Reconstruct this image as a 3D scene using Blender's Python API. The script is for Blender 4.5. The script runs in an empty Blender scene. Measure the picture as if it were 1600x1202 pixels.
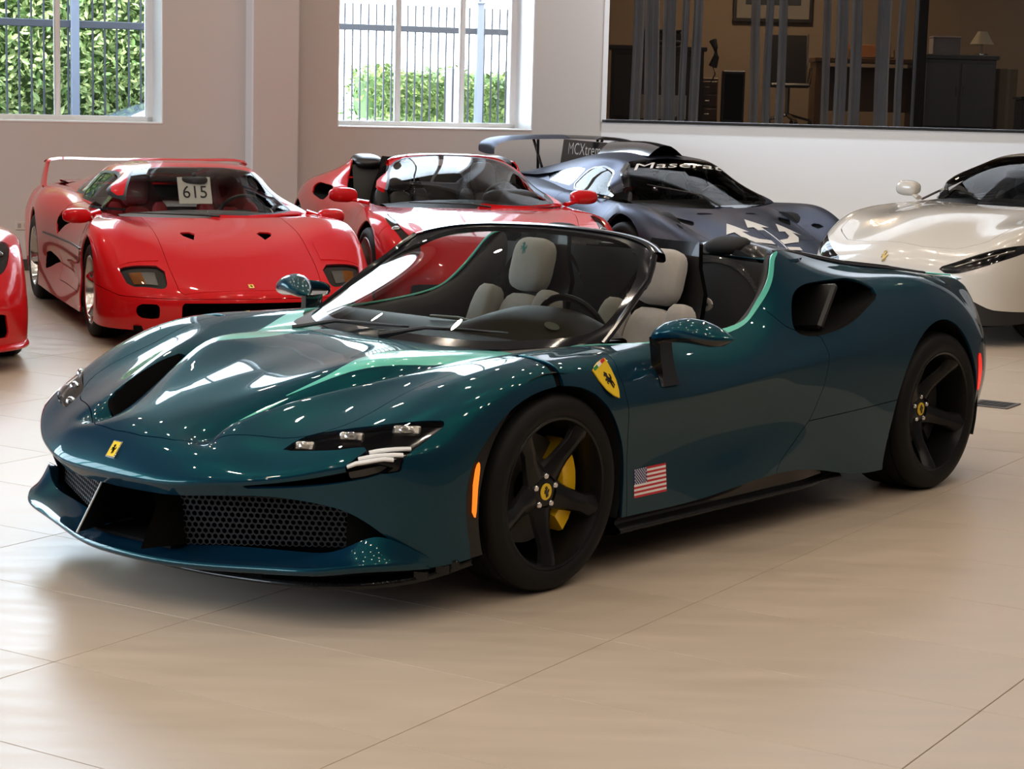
import bpy, math, random
import numpy as np
from mathutils import Matrix, Vector
random.seed(7)
S = bpy.context.scene; COL = S.collection
# ---------------------------------------------------------------- camera, world, lights, exposure
CAM_H, PITCH, ROLL, F_PX = 1.695, 0.1456, 0.02544, 3120.7
def make_camera():
    cp, sp, cr, sr = math.cos(PITCH), math.sin(PITCH), math.cos(ROLL), math.sin(ROLL)
    fwd = Vector((0, cp, -sp)); up0 = Vector((0, sp, cp)); r0 = Vector((1, 0, 0))
    r = cr*r0+sr*up0; up = -sr*r0+cr*up0
    M = Matrix((r, up, -fwd)).transposed().to_4x4(); M.translation = (0, 0, CAM_H)
    cd = bpy.data.cameras.new('camera'); cd.sensor_width = 36; cd.lens = 36*F_PX/1600; cd.clip_end = 200
    c = bpy.data.objects.new('camera', cd); c.matrix_world = M; COL.objects.link(c); S.camera = c
make_camera()
S.view_settings.view_transform = 'Standard'; S.view_settings.look = 'None'; S.view_settings.gamma = 1
S.view_settings.use_curve_mapping = False; S.view_settings.exposure = EXPOSURE = 0.32
S.cycles.use_denoising = True; S.cycles.max_bounces = 10; S.cycles.glossy_bounces = 5; S.cycles.transmission_bounces = 8
S.cycles.transparent_max_bounces = 16; S.cycles.caustics_reflective = False; S.cycles.caustics_refractive = False
S.cycles.sample_clamp_indirect = 6; S.cycles.use_light_tree = True
W = bpy.data.worlds.new('overcast_sky'); S.world = W; W.use_nodes = True
W.node_tree.nodes['Background'].inputs[0].default_value = (.76, .87, 1, 1); W.node_tree.nodes['Background'].inputs[1].default_value = 9.5
def lamp(name, loc, power, size, color, rot=(0, 0, 0), shape='DISK', size_y=None, spread=math.pi, portal=False):
    l = bpy.data.lights.new(name, 'AREA'); l.shape = shape; l.size = size; l.energy = power; l.color = color; l.spread = spread
    if size_y: l.size_y = size_y
    if portal: l.cycles.is_portal = True
    o = bpy.data.objects.new(name, l); o.location = loc; o.rotation_euler = rot; COL.objects.link(o); return o
CEIL = 6.6
for k in range(4):  # unseen fill lamps, added to brighten the white wall
    lamp('wall_washer', (1.5+1.3*k, 18.9-.045*k, CEIL-.3), 38-5*k, .25, (.82, .91, 1), (math.radians(24), 0, 0), spread=1.5)  # wall_washer: added unseen fill lamp
sun = bpy.data.lights.new('sun', 'SUN'); sun.energy = 6; sun.angle = .02; sun.color = (1, .96, .88); so = bpy.data.objects.new('sun', sun); COL.objects.link(so)
so.rotation_euler = Vector((-.25, .42, -1)).to_track_quat('-Z', 'Y').to_euler()
WARM = (1, .85, .69)
for ix in range(-3, 5):
    for iy in range(0, 8):
        x = -.6+ix*1.75+(.4 if iy % 2 else 0); y = -2.6+iy*2.6
        if y > 17.5+.38*(x+4.56) and x < 1: continue
        lamp('downlight', (x, y, CEIL-.03), 15.5, .13, WARM)
# ---------------------------------------------------------------- geometry helpers (numpy only)
def ncs(t, P, tt):
    """natural cubic spline through P (n,...) at params t, evaluated at tt"""
    n = len(t); sh = P.shape[1:]; Q = P.reshape(n, -1)
    if n == 2:
        w = ((tt-t[0])/(t[1]-t[0]))[:, None]
        return ((1-w)*Q[0]+w*Q[1]).reshape((len(tt),)+sh)
    h = np.diff(t); A = np.zeros((n, n)); B = np.zeros_like(Q); A[0, 0] = A[-1, -1] = 1
    for i in range(1, n-1):
        A[i, i-1] = h[i-1]; A[i, i] = 2*(h[i-1]+h[i]); A[i, i+1] = h[i]
        B[i] = 6*((Q[i+1]-Q[i])/h[i]-(Q[i]-Q[i-1])/h[i-1])
    M = np.linalg.solve(A, B)
    k = np.clip(np.searchsorted(t, tt, side='right')-1, 0, n-2); hk = h[k][:, None]
    a = ((t[k+1]-tt)/h[k])[:, None]; b = 1-a
    R = a*Q[k]+b*Q[k+1]+((a**3-a)*M[k]+(b**3-b)*M[k+1])*hk**2/6
    return R.reshape((len(tt),)+sh)
def chord(P):
    """mean chord-length params along axis 0"""
    d = np.linalg.norm(np.diff(P, axis=0), axis=-1)**.6
    d = d.reshape(len(d), -1).mean(1)
    return np.r_[0, np.cumsum(d)]
def smooth_axis(P, s, breaks=()):
    """interpolate along axis 0 with s samples per segment; breaks = indices that stay sharp"""
    out = []; cuts = [0]+sorted(breaks)+[len(P)-1]
    for a, b in zip(cuts[:-1], cuts[1:]):
        Q = P[a:b+1]; t = chord(Q)
        tt = np.concatenate([np.linspace(t[i], t[i+1], s, endpoint=False) for i in range(len(t)-1)]+[[t[-1]]])
        R = ncs(t, Q, tt); out.append(R if not out else R[1:])
    return np.concatenate(out)
def net(rows, su=6, sv=6, bu=(), bv=(), sym=False, fair=0):
    P = np.array(rows, float)
    if sym:
        n = len(P)-1
        P = np.concatenate([P[:0:-1]*[1, -1, 1], P]); bu = [n+b for b in bu]+[n-b for b in bu]
    G = smooth_axis(P, su, bu)
    G = np.swapaxes(smooth_axis(np.swapaxes(G, 0, 1), sv, bv), 0, 1)
    for _ in range(fair):
        G[1:-1] = (G[:-2]+2*G[1:-1]+G[2:])/4; G[:, 1:-1] = (G[:, :-2]+2*G[:, 1:-1]+G[:, 2:])/4
    return gmesh(G)
def gmesh(G, close=False):
    G = np.asarray(G, float)
    n, m = G.shape[:2]; I = np.arange(n*m).reshape(n, m)
    if close: I = np.concatenate([I, I[:, :1]], 1)
    F = np.stack([I[:-1, :-1], I[1:, :-1], I[1:, 1:], I[:-1, 1:]], -1).reshape(-1, 4)
    return G.reshape(-1, G.shape[2]), [tuple(f) for f in F]
def tris(F):
    o = []
    for f in F:
        for i in range(1, len(f)-1): o.append((f[0], f[i], f[i+1]))
    return o
def clip(mesh, phi):
    """keep phi>0, cutting faces along phi=0 by linear interpolation"""
    V, F = mesh; V = np.asarray(V); s = phi > 0; out = []; new = []; cache = {}; n = len(V)
    def cut(a, b):
        k = (a, b) if a < b else (b, a)
        if k not in cache:
            t = phi[k[0]]/(phi[k[0]]-phi[k[1]]); cache[k] = n+len(new); new.append(V[k[0]]*(1-t)+V[k[1]]*t)
        return cache[k]
    for f in F:
        c = [s[i] for i in f]
        if all(c): out.append(f)
        elif any(c):
            g = []
            for i in range(len(f)):
                a, b = f[i], f[(i+1) % len(f)]
                if s[a]: g.append(a)
                if s[a] != s[b]: g.append(cut(a, b))
            if len(g) > 2: out.append(tuple(g))
    V2 = np.concatenate([V, np.array(new)]) if new else V
    return compact(V2, out)
def compact(V, F):
    if not F: return np.zeros((0, 3)), []
    u = sorted({i for f in F for i in f}); m = {a: i for i, a in enumerate(u)}
    return V[u], [tuple(m[i] for i in f) for f in F]
def curve(pts, n=8, closed=False):
    """smooth dense polyline through pts"""
    P = np.array(pts, float)
    if closed:
        k = len(P); Q = np.concatenate([P[-3:], P, P[:3]]); t = chord(Q)
        tt = np.concatenate([np.linspace(t[i], t[i+1], n, endpoint=False) for i in range(3, 3+k)])
        return ncs(t, Q, tt)
    return smooth_axis(P, n)
def sd(P, poly):
    """signed distance of 2-D points to a closed polygon, positive inside"""
    P = np.asarray(P, float); A = np.asarray(poly, float); B = np.roll(A, -1, 0); best = np.full(len(P), 1e9); ins = np.zeros(len(P), bool)
    for a, b in zip(A, B):
        d = b-a; l = d@d
        if l < 1e-14: continue
        t = np.clip(((P-a)@d)/l, 0, 1); q = P-a-t[:, None]*d; best = np.minimum(best, (q**2).sum(1))
        c = (a[1] > P[:, 1]) != (b[1] > P[:, 1])
        with np.errstate(divide='ignore', invalid='ignore'):
            ins ^= c & (P[:, 0] < d[0]*(P[:, 1]-a[1])/(d[1] if d[1] else 1e-12)+a[0])
    best = np.sqrt(best); return np.where(ins, best, -best)
def normals(mesh):
    V, F = mesh; N = np.zeros_like(V)
    for f in F:
        a, b, c = V[f[0]], V[f[1]], V[f[2]]; n = np.cross(b-a, c-a)
        if len(f) > 3: n = np.cross(V[f[2]]-V[f[0]], V[f[3]]-V[f[1]])
        for i in f: N[i] += n
    return N/(np.linalg.norm(N, axis=1)[:, None]+1e-12)
def border(F):
    """directed boundary edges"""
    e = {}
    for f in F:
        for i in range(len(f)): e[(f[i], f[(i+1) % len(f)])] = 1
    return [(a, b) for a, b in e if (b, a) not in e]
def flange(mesh, d, N=None, only=None, vec=None):
    """fold the open edges inwards by d along -normal (or vec), giving the sheet a visible thickness"""
    V, F = mesh; N = normals(mesh) if N is None else N; E = border(F); F = list(F); W = list(V); m = {}
    for a, b in E:
        if only is not None and not (only(V[a]) and only(V[b])): continue
        for i in (a, b):
            if i not in m: m[i] = len(W); W.append(V[i]-(N[i]*d if vec is None else np.array(vec)*-1))
        F.append((b, a, m[a], m[b]))
    return np.array(W), F
def offset(mesh, d):
    V, F = mesh; return V-normals(mesh)*d, F
def mirror(mesh): 
    V, F = mesh; return V*[1, -1, 1], [f[::-1] for f in F]
def join(*ms):
    V = []; F = []; n = 0
    for v, f in ms:
        v = np.asarray(v, float); V.append(v); F += [tuple(i+n for i in g) for g in f]; n += len(v)
    return np.concatenate(V), F
def both(mesh): return join(mesh, mirror(mesh))
def box(c, s, R=None, bev=0.0):
    """box of size s at c; bev chamfers all edges"""
    s = np.array(s)/2; b = min(bev, *(s*.98)) if bev else 0; V = []; F = []
    if not b:
        V = np.array([[x, y, z] for x in (-1, 1) for y in (-1, 1) for z in (-1, 1)])*s
        F = [(0, 1, 3, 2), (4, 6, 7, 5), (0, 4, 5, 1), (2, 3, 7, 6), (0, 2, 6, 4), (1, 5, 7, 3)]
    else:
        id = {}
        for x in (-1, 1):
            for y in (-1, 1):
                for z in (-1, 1):
                    g = np.array([x, y, z])
                    for k in range(3):
                        o = s-b; o[k] = s[k]; id[(x, y, z, k)] = len(V); V.append(g*o)
        for k in range(3):
            i, j = [q for q in range(3) if q != k]
            for sg in (-1, 1):
                q = []
                for a, c2 in ((-1, -1), (1, -1), (1, 1), (-1, 1)):
                    t = [0, 0, 0]; t[k] = sg; t[i] = a; t[j] = c2; q.append(id[(*t, k)])
                F.append(tuple(q) if (sg > 0) == (k != 1) else tuple(q[::-1]))
        for k in range(3):
            i, j = [q for q in range(3) if q != k]
            for a in (-1, 1):
                for c2 in (-1, 1):
                    t0 = [0, 0, 0]; t0[i] = a; t0[j] = c2; t0[k] = -1; t1 = list(t0); t1[k] = 1
                    F.append((id[(*t0, i)], id[(*t1, i)], id[(*t1, j)], id[(*t0, j)]))
        for x in (-1, 1):
            for y in (-1, 1):
                for z in (-1, 1): F.append(tuple(id[(x, y, z, k)] for k in range(3)))
        V = np.array(V)
        F = [f if np.cross(V[f[1]]-V[f[0]], V[f[2]]-V[f[0]])@(V[list(f)].mean(0)) > 0 else f[::-1] for f in F]
    if R is not None: V = V@np.asarray(R).T
    return V+np.array(c), F
def tube(pts, r, n=8, cap=True, flat=1.0, up=(0, 0, 1)):
    """sweep a circle (flat<1 squashes it along 'up') along pts; r scalar or list"""
    P = np.array(pts, float); m = len(P); r = np.broadcast_to(np.array(r, float), (m,))
    T = np.gradient(P, axis=0); T /= np.linalg.norm(T, axis=1)[:, None]; G = []; u = np.array(up, float)
    for i in range(m):
        a = np.cross(T[i], u); l = np.linalg.norm(a)
        a = a/l if l > 1e-6 else np.array([1., 0, 0]); b = np.cross(a, T[i])
        w = np.linspace(0, 2*np.pi, n, endpoint=False)
        G.append(P[i]+r[i]*(np.cos(w)[:, None]*a+flat*np.sin(w)[:, None]*b))
    V, F = gmesh(np.array(G), True)
    if cap: F = F+[tuple(range(n))[::-1], tuple(range((m-1)*n, m*n))]
    return V, F
def lathe(prof, n=48, axis='y', close=False):
    """spin profile [(radius, along)] about an axis"""
    w = np.linspace(0, 2*np.pi, n, endpoint=False); G = []
    for r, h in prof: G.append(np.stack([r*np.cos(w), np.full(n, h), r*np.sin(w)], -1))
    if close: G.append(G[0])
    V, F = gmesh(np.array(G), True)
    if axis == 'z': V = V[:, [0, 2, 1]]; F = [f[::-1] for f in F]
    if axis == 'x': V = V[:, [1, 0, 2]]; F = [f[::-1] for f in F]
    return V, F
def prism(poly, h, closed=True):
    """extrude a 2-D polygon (x,y) from z=0 to z=h"""
    P = np.array(poly, float); n = len(P); V = np.concatenate([np.c_[P, np.zeros(n)], np.c_[P, np.full(n, h)]])
    F = [tuple(range(n))[::-1], tuple(range(n, 2*n))]+[(i, (i+1) % n, n+(i+1) % n, n+i) for i in range(n)]
    return V, F
def xf(mesh, M=None, t=(0, 0, 0)):
    V, F = mesh; V = np.asarray(V, float)
    if M is not None: V = V@np.array(M, float).T
    return V+np.array(t, float), F
def rot(ax, a):
    c, s = math.cos(a), math.sin(a)
    return np.array({'x': [[1, 0, 0], [0, c, -s], [0, s, c]], 'y': [[c, 0, s], [0, 1, 0], [-s, 0, c]], 'z': [[c, -s, 0], [s, c, 0], [0, 0, 1]]}[ax])
# ---------------------------------------------------------------- materials
MATS = {}
def mat(name, color=(.5, .5, .5), rough=.5, metal=0., coat=0., emit=None, estr=1., trans=0., ior=1.5, noise=None, bump=None, spec=.5, sheen=0., alpha=1.):
    """procedural principled material; noise=(scale, amount, second colour), bump=(scale, strength)"""
    if name in MATS: return MATS[name]
    m = bpy.data.materials.new(name); m.use_nodes = True; nt = m.node_tree; b = nt.nodes['Principled BSDF']
    c4 = (*color, 1); I = b.inputs
    I['Base Color'].default_value = c4; I['Roughness'].default_value = rough; I['Metallic'].default_value = metal
    I['Coat Weight'].default_value = coat; I['Coat IOR'].default_value = 1.42; I['Coat Roughness'].default_value = .02; I['IOR'].default_value = ior
    I['Transmission Weight'].default_value = trans; I['Specular IOR Level'].default_value = spec; I['Sheen Weight'].default_value = sheen
    I['Alpha'].default_value = alpha
    if emit: I['Emission Color'].default_value = (*emit, 1); I['Emission Strength'].default_value = estr
    tc = nt.nodes.new('ShaderNodeTexCoord')
    if noise:
        n = nt.nodes.new('ShaderNodeTexNoise'); n.inputs['Scale'].default_value = noise[0]; n.inputs['Detail'].default_value = 5
        mx = nt.nodes.new('ShaderNodeMix'); mx.data_type = 'RGBA'; mx.inputs[6].default_value = c4; mx.inputs[7].default_value = (*noise[2], 1)
        mr = nt.nodes.new('ShaderNodeMapRange'); mr.inputs[1].default_value = .35; mr.inputs[2].default_value = .65; mr.inputs[4].default_value = noise[1]
        L = nt.links.new; L(tc.outputs['Object'], n.inputs['Vector']); L(n.outputs[0], mr.inputs[0]); L(mr.outputs[0], mx.inputs[0]); L(mx.outputs[2], I['Base Color'])
    if bump:
        n = nt.nodes.new('ShaderNodeTexNoise'); n.inputs['Scale'].default_value = bump[0]; n.inputs['Detail'].default_value = 3
        bp = nt.nodes.new('ShaderNodeBump'); bp.inputs['Strength'].default_value = bump[1]; bp.inputs['Distance'].default_value = .002
        nt.links.new(tc.outputs['Object'], n.inputs['Vector']); nt.links.new(n.outputs[0], bp.inputs['Height']); nt.links.new(bp.outputs[0], I['Normal'])
    MATS[name] = m; return m
def paint(name, base, flake, amount=.1, rough=.35, coat=1., spec=.5, coat_ior=1.42):
    """metallic paint: pigmented base with clear coat, mixed with a broader tinted lobe from the metal flakes"""
    m = mat(name, base, .5, 0., coat, spec=spec); nt = m.node_tree; b = nt.nodes['Principled BSDF']; L = nt.links.new; b.inputs['Coat IOR'].default_value = coat_ior
    g = nt.nodes.new('ShaderNodeBsdfAnisotropic'); g.inputs['Roughness'].default_value = rough
    tc = nt.nodes.new('ShaderNodeTexCoord'); v = nt.nodes.new('ShaderNodeTexVoronoi'); v.inputs['Scale'].default_value = 900; L(tc.outputs['Object'], v.inputs['Vector'])
    mx = nt.nodes.new('ShaderNodeMix'); mx.data_type = 'RGBA'; mx.inputs[6].default_value = (*[c*.7 for c in flake], 1); mx.inputs[7].default_value = (*[min(1, c*1.3) for c in flake], 1)
    L(v.outputs['Color'], mx.inputs[0]); L(mx.outputs[2], g.inputs['Color'])
    x = nt.nodes.new('ShaderNodeMixShader'); x.inputs[0].default_value = amount; L(b.outputs[0], x.inputs[1]); L(g.outputs[0], x.inputs[2]); L(x.outputs[0], nt.nodes['Material Output'].inputs[0])
    return m
def glass(name, tint=(1, 1, 1), ior=1.45, op=None):
    """thin sheet glass: clear (tinted) with a fresnel reflection, no refraction shift"""
    if name in MATS: return MATS[name]
    m = bpy.data.materials.new(name); m.use_nodes = True; nt = m.node_tree; nt.nodes.remove(nt.nodes['Principled BSDF']); L = nt.links.new
    t = nt.nodes.new('ShaderNodeBsdfTransparent'); t.inputs[0].default_value = (*tint, 1)
    g = nt.nodes.new('ShaderNodeBsdfGlossy'); g.inputs['Roughness'].default_value = 0.0
    f = nt.nodes.new('ShaderNodeFresnel'); f.inputs[0].default_value = ior
    x = nt.nodes.new('ShaderNodeMixShader'); L(f.outputs[0], x.inputs[0]); L(t.outputs[0], x.inputs[1]); L(g.outputs[0], x.inputs[2])
    L(x.outputs[0], nt.nodes['Material Output'].inputs[0]); MATS[name] = m; return m
# ---------------------------------------------------------------- object helpers
def obj(name, mesh, m, parent=None, kind=None, sharp=35, label=None, smooth=True):
    V, F = mesh; V = np.asarray(V); me = bpy.data.meshes.new(name)
    me.from_pydata(V[:, :3].tolist(), [], [tuple(int(i) for i in f) for f in F]); me.update()
    if smooth:
        me.polygons.foreach_set('use_smooth', np.ones(len(me.polygons), bool))
        if V.shape[1] >= 6: me.normals_split_custom_set_from_vertices(V[:, 3:6].tolist())
        elif sharp: me.set_sharp_from_angle(angle=math.radians(sharp))
    if m: me.materials.append(m)
    o = bpy.data.objects.new(name, me); COL.objects.link(o)
    if parent: o.parent = parent
    if kind: o['kind'] = kind
    if label: o['label'] = label
    return o
def thing(name, label, cat, loc=(0, 0, 0), rz=0, group=None):
    o = bpy.data.objects.new(name, None); COL.objects.link(o); o.location = loc; o.rotation_euler = (0, 0, rz); o['label'] = label; o['category'] = cat
    if group: o['group'] = group
    return o
def tag(o, label, cat, group=None):
    o['label'] = label; o['category'] = cat
    if group: o['group'] = group
    return o
def copy_under(o, parent, **kw):
    c = o.copy(); COL.objects.link(c); c.parent = parent
    for k, v in kw.items(): setattr(c, k, v)
    return c
def struct(name, loc=(0, 0, 0), rz=0):
    o = bpy.data.objects.new(name, None); COL.objects.link(o); o.location = loc; o.rotation_euler = (0, 0, rz); o['kind'] = 'structure'; return o
def text_mesh(s, size, depth=.001, shear=0., space=1.0, bold=0.):
    cu = bpy.data.curves.new('lettering', 'FONT'); cu.body = s; cu.size = size; cu.extrude = depth; cu.shear = shear; cu.space_character = space; cu.offset = bold
    cu.align_x = 'CENTER'; cu.align_y = 'CENTER'; cu.resolution_u = 3
    o = bpy.data.objects.new('lettering', cu); COL.objects.link(o); dg = bpy.context.evaluated_depsgraph_get(); me = bpy.data.meshes.new_from_object(o.evaluated_get(dg))
    V = np.array([v.co[:] for v in me.vertices]); F = [tuple(p.vertices) for p in me.polygons]
    bpy.data.objects.remove(o); bpy.data.curves.remove(cu); bpy.data.meshes.remove(me); return V, F
def basis(n, up=(0, 0, 1)):
    """3x3 with columns right, up, normal for placing flat marks on a surface of normal n"""
    n = np.array(n, float); n /= np.linalg.norm(n); r = np.cross(up, n); r /= np.linalg.norm(r); return np.stack([r, np.cross(n, r), n], 1)
# ---------------------------------------------------------------- shared car-building helpers
def withn(mesh):
    return np.concatenate([mesh[0], normals(mesh)], 1), mesh[1]
def lip(mesh, d=.012, only=None):
    """strip folded inwards along the open edges of a sheet that carries normals"""
    V, F = mesh; E = border(F); idx = {}; P = []; Q = []; fac = []
    for a, b in E:
        if only is not None and not (only(V[a]) and only(V[b])): continue
        e = V[b, :3]-V[a, :3]
        for i in (a, b):
            if i not in idx: idx[i] = len(P); P.append(V[i, :3]); Q.append(np.zeros(3))
            Q[idx[i]] += np.cross(e, V[i, 3:6])
        fac.append((a, b))
    if not fac: return mesh
    n = len(P); P = np.array(P); Q = np.array(Q); Q /= np.linalg.norm(Q, axis=1)[:, None]+1e-12
    inv = {v: k for k, v in idx.items()}; N = np.array([V[inv[i], 3:6] for i in range(n)])
    A = np.concatenate([np.c_[P, Q*.8+N*.2], np.c_[P-N*d, Q]]); k0 = len(V)
    F2 = [(k0+idx[b], k0+idx[a], k0+n+idx[a], k0+n+idx[b]) for a, b in fac]
    return np.concatenate([V, A]), list(F)+F2
def pd(P, line):
    """distance of points to a polyline (any dimension)"""
    A = np.asarray(line, float); best = np.full(len(P), 1e9)
    for a, b in zip(A[:-1], A[1:]):
        d = b-a; t = np.clip(((P-a)@d)/(d@d+1e-12), 0, 1); q = P-a-t[:, None]*d; best = np.minimum(best, (q**2).sum(1))
    return np.sqrt(best)
def sdxz(V, poly): return sd(V[:, [0, 2]], poly)
def sdxy(V, poly): return sd(np.c_[V[:, 0], np.abs(V[:, 1])], poly)
def sdyz(V, poly): return sd(np.c_[np.abs(V[:, 1]), V[:, 2]], poly)
def cutout(mesh, *phis):
    """remove every region where a phi function is positive"""
    for f in phis: mesh = clip(mesh, -f(mesh[0]))
    return mesh
def keep(mesh, *phis):
    for f in phis: mesh = clip(mesh, f(mesh[0]))
    return mesh
def hit(mesh, o, d):
    V, F = mesh; T = np.array(tris(F)); A = V[T[:, 0], :3]; e1 = V[T[:, 1], :3]-A; e2 = V[T[:, 2], :3]-A; d = np.array(d, float)
    h = np.cross(d, e2); a = (e1*h).sum(1); f = 1/np.where(abs(a) < 1e-12, 1e-12, a); s = np.array(o)-A; u = f*(s*h).sum(1); q = np.cross(s, e1); v = f*(q@d); t = f*(e2*q).sum(1)
    ok = (u >= -1e-5) & (v >= -1e-5) & (u+v <= 1.00001) & (t > 0)
    if not ok.any(): return None
    i = np.where(ok)[0][t[ok].argmin()]; n = np.cross(e1[i], e2[i]); n /= np.linalg.norm(n)
    if n@d > 0: n = -n
    return np.array(o)+d*t[i], n
def drape(mesh2d, base, origin, axis, place, lift=.001):
    """project a flat mesh (u,v) onto base along axis: place(u,v)->start point"""
    V = []; bad = set()
    for i, p in enumerate(np.asarray(mesh2d[0])):
        h = hit(base, place(p[0], p[1]), axis); V.append(h[0]+h[1]*lift if h is not None else np.zeros(3))
        if h is None: bad.add(i)
    return compact(np.array(V), [f for f in mesh2d[1] if not bad & set(f)])
def duct(outline, vec, scale=.8, n=3):
    P = np.array(outline, float); c = P.mean(0); v = np.array(vec, float); G = []
    for i in range(n+1):
        t = i/n; G.append(c+(P-c)*(1+(scale-1)*t)+v*t)
    V, F = gmesh(np.array(G), True); k = len(P); return V, F+[tuple(range(n*k, n*k+k))]
def hexmesh(w, h, r=.011, t=.0025, depth=.006):
    """honeycomb sheet of hexagonal rings in the unit (u,v) rectangle w x h"""
    V = []; F = []; dx = r*math.sqrt(3); dy = r*1.5
    for j in range(int(h/dy)+2):
        for i in range(int(w/dx)+2):
            cx = i*dx+(dx/2 if j % 2 else 0); cy = j*dy
            if cx > w or cy > h: continue
            k = len(V)
            for rr, z in ((r, 0), (r-t, 0), (r-t, -depth)):
                for a in range(6): V.append((cx+rr*math.cos(math.pi/6+a*math.pi/3), cy+rr*math.sin(math.pi/6+a*math.pi/3), z))
            for a in range(6):
                b = (a+1) % 6; F += [(k+a, k+b, k+6+b, k+6+a), (k+6+a, k+6+b, k+12+b, k+12+a)]
    return np.array(V), F
def bilin(mesh, c00, c10, c11, c01, w, h):
    """place a flat (u,v,depth) mesh on the quad c00 c10 c11 c01"""
    V, F = mesh; u = (V[:, 0]/w)[:, None]; v = (V[:, 1]/h)[:, None]; c00, c10, c11, c01 = [np.array(c, float) for c in (c00, c10, c11, c01)]
    P = (1-u)*(1-v)*c00+u*(1-v)*c10+u*v*c11+(1-u)*v*c01; n = np.cross(c10-c00, c01-c00); n /= np.linalg.norm(n)
    return P+n*V[:, 2:3], F
HORSE = [(-.05, -.95), (.12, -.95), (.10, -.6), (.22, -.35), (.30, -.62), (.22, -.85), (.38, -.85), (.44, -.55), (.36, -.2), (.55, -.05), (.62, .25), (.50, .45), (.44, .15), (.32, .05), (.15, .20), (.12, .42), (.22, .62), (.05, .85), (-.05, .95), (-.12, .82), (-.38, .68), (-.32, .55), (-.14, .55), (-.20, .25), (-.42, .32), (-.55, .10), (-.45, .08), (-.36, .16), (-.24, .05), (-.48, -.08), (-.50, -.28), (-.40, -.28), (-.36, -.14), (-.14, -.15), (-.08, -.4)]
SHIELD = [(-.5, .62), (-.25, .68), (0, .70), (.25, .68), (.5, .62), (.47, .2), (.38, -.2), (.2, -.52), (0, -.72), (-.2, -.52), (-.38, -.2), (-.47, .2)]
M_YEL = mat('badge_yellow', (.85, .58, .02), .35); M_BLK = mat('gloss_black', (.006, .006, .007), .12, coat=.6); M_SIL = mat('badge_silver', (.75, .75, .76), .2, .9)
def badge(parent, c, n, up, size, kind='shield'):
    """yellow emblem with a rearing horse, as a part with sub-parts"""
    R = basis(n, up); c = np.array(c)
    if kind == 'shield':
        b = obj('shield_badge', xf(prism(np.array(SHIELD)*size, .004), R, c), M_YEL, parent, sharp=20)
        for k, col in enumerate(((.02, .25, .06), (.8, .8, .8), (.6, .02, .02))):
            obj('tricolour_band', xf(box(((k-1)*.27*size, .615*size, .0045), (.27*size, .11*size, .002)), R, c), mat('band_%d' % k, col, .4), b, smooth=False)
    elif kind == 'plate':
        b = obj('nose_badge', xf(box((0, 0, .002), (.74*size, 1.0*size, .005), bev=.001), R, c), M_SIL, parent)
        obj('enamel', xf(box((0, 0, .0047), (.62*size, .88*size, .001)), R, c), M_YEL, b, smooth=False)
    else:
        b = obj('cap_emblem', xf(prism([(.5*size*math.cos(a), .5*size*math.sin(a)) for a in np.linspace(0, 2*math.pi, 32, endpoint=False)], .003), R, c), M_YEL, parent, sharp=20)
    k = {'shield': .34, 'plate': .30, 'cap': .36}[kind]*size
    if kind != 'cap' or True: obj('horse_emblem', xf(prism(np.array(HORSE)*k, .0062), R, c), M_BLK, b, smooth=False)
    return b
M_TYRE = mat('tyre_rubber', (.006, .006, .006), .6, bump=(220, .15), spec=.22); M_DISC = mat('carbon_disc', (.10, .095, .09), .45, .5); M_WELL = mat('wheel_well', (.004, .004, .004), .9)
M_PLAST = mat('black_plastic', (.012, .012, .013), .45); M_DARK = mat('dark_cavity', (.003, .003, .003), .9, spec=.1)
M_CARB = mat('carbon_fibre', (.006, .006, .0065), .25, coat=.35, spec=.2, noise=(90, .5, (.014, .014, .015)))
def tyre_mesh(R, rr, w):
    h = w/2; p = [(rr-.004, h-.022), (rr+.012, h-.006), (rr+.035, h), (R-.040, h-.002), (R-.018, h-.010), (R-.005, h-.026), (R, h-.05)]
    for y in np.linspace(h-.06, -h+.06, 4)[0:4]: p += [(R, y+.006), (R-.006, y+.004), (R-.006, y-.004), (R, y-.006)]
    p += [(R, -h+.05), (R-.018, -h+.01), (R-.06, -h), (rr, -h+.012)]
    return lathe(p, 72)
def spoke(r0, r1, wid, dep, thick=.03, tw=0.0, n=8):
    """one wheel spoke along +x; wid, dep: width and depth (y) keyed at fractions of the radius"""
    G = []
    for t in np.linspace(0, 1, n):
        r = r0+(r1-r0)*t; w = np.interp(t, [0, .35, .7, 1], wid); y = np.interp(t, [0, .35, .7, 1], dep); s = tw*t
        G.append([(r, y-thick, -w*1.15+s), (r, y-.016, -w*.95+s), (r, y, -w*.22+s), (r, y, w*.22+s), (r, y-.016, w*.95+s), (r, y-thick, w*1.15+s)])
    V, F = gmesh(np.array(G), True); return V, F+[tuple(range(6)), tuple(range((n-1)*6, n*6))[::-1]]
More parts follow.
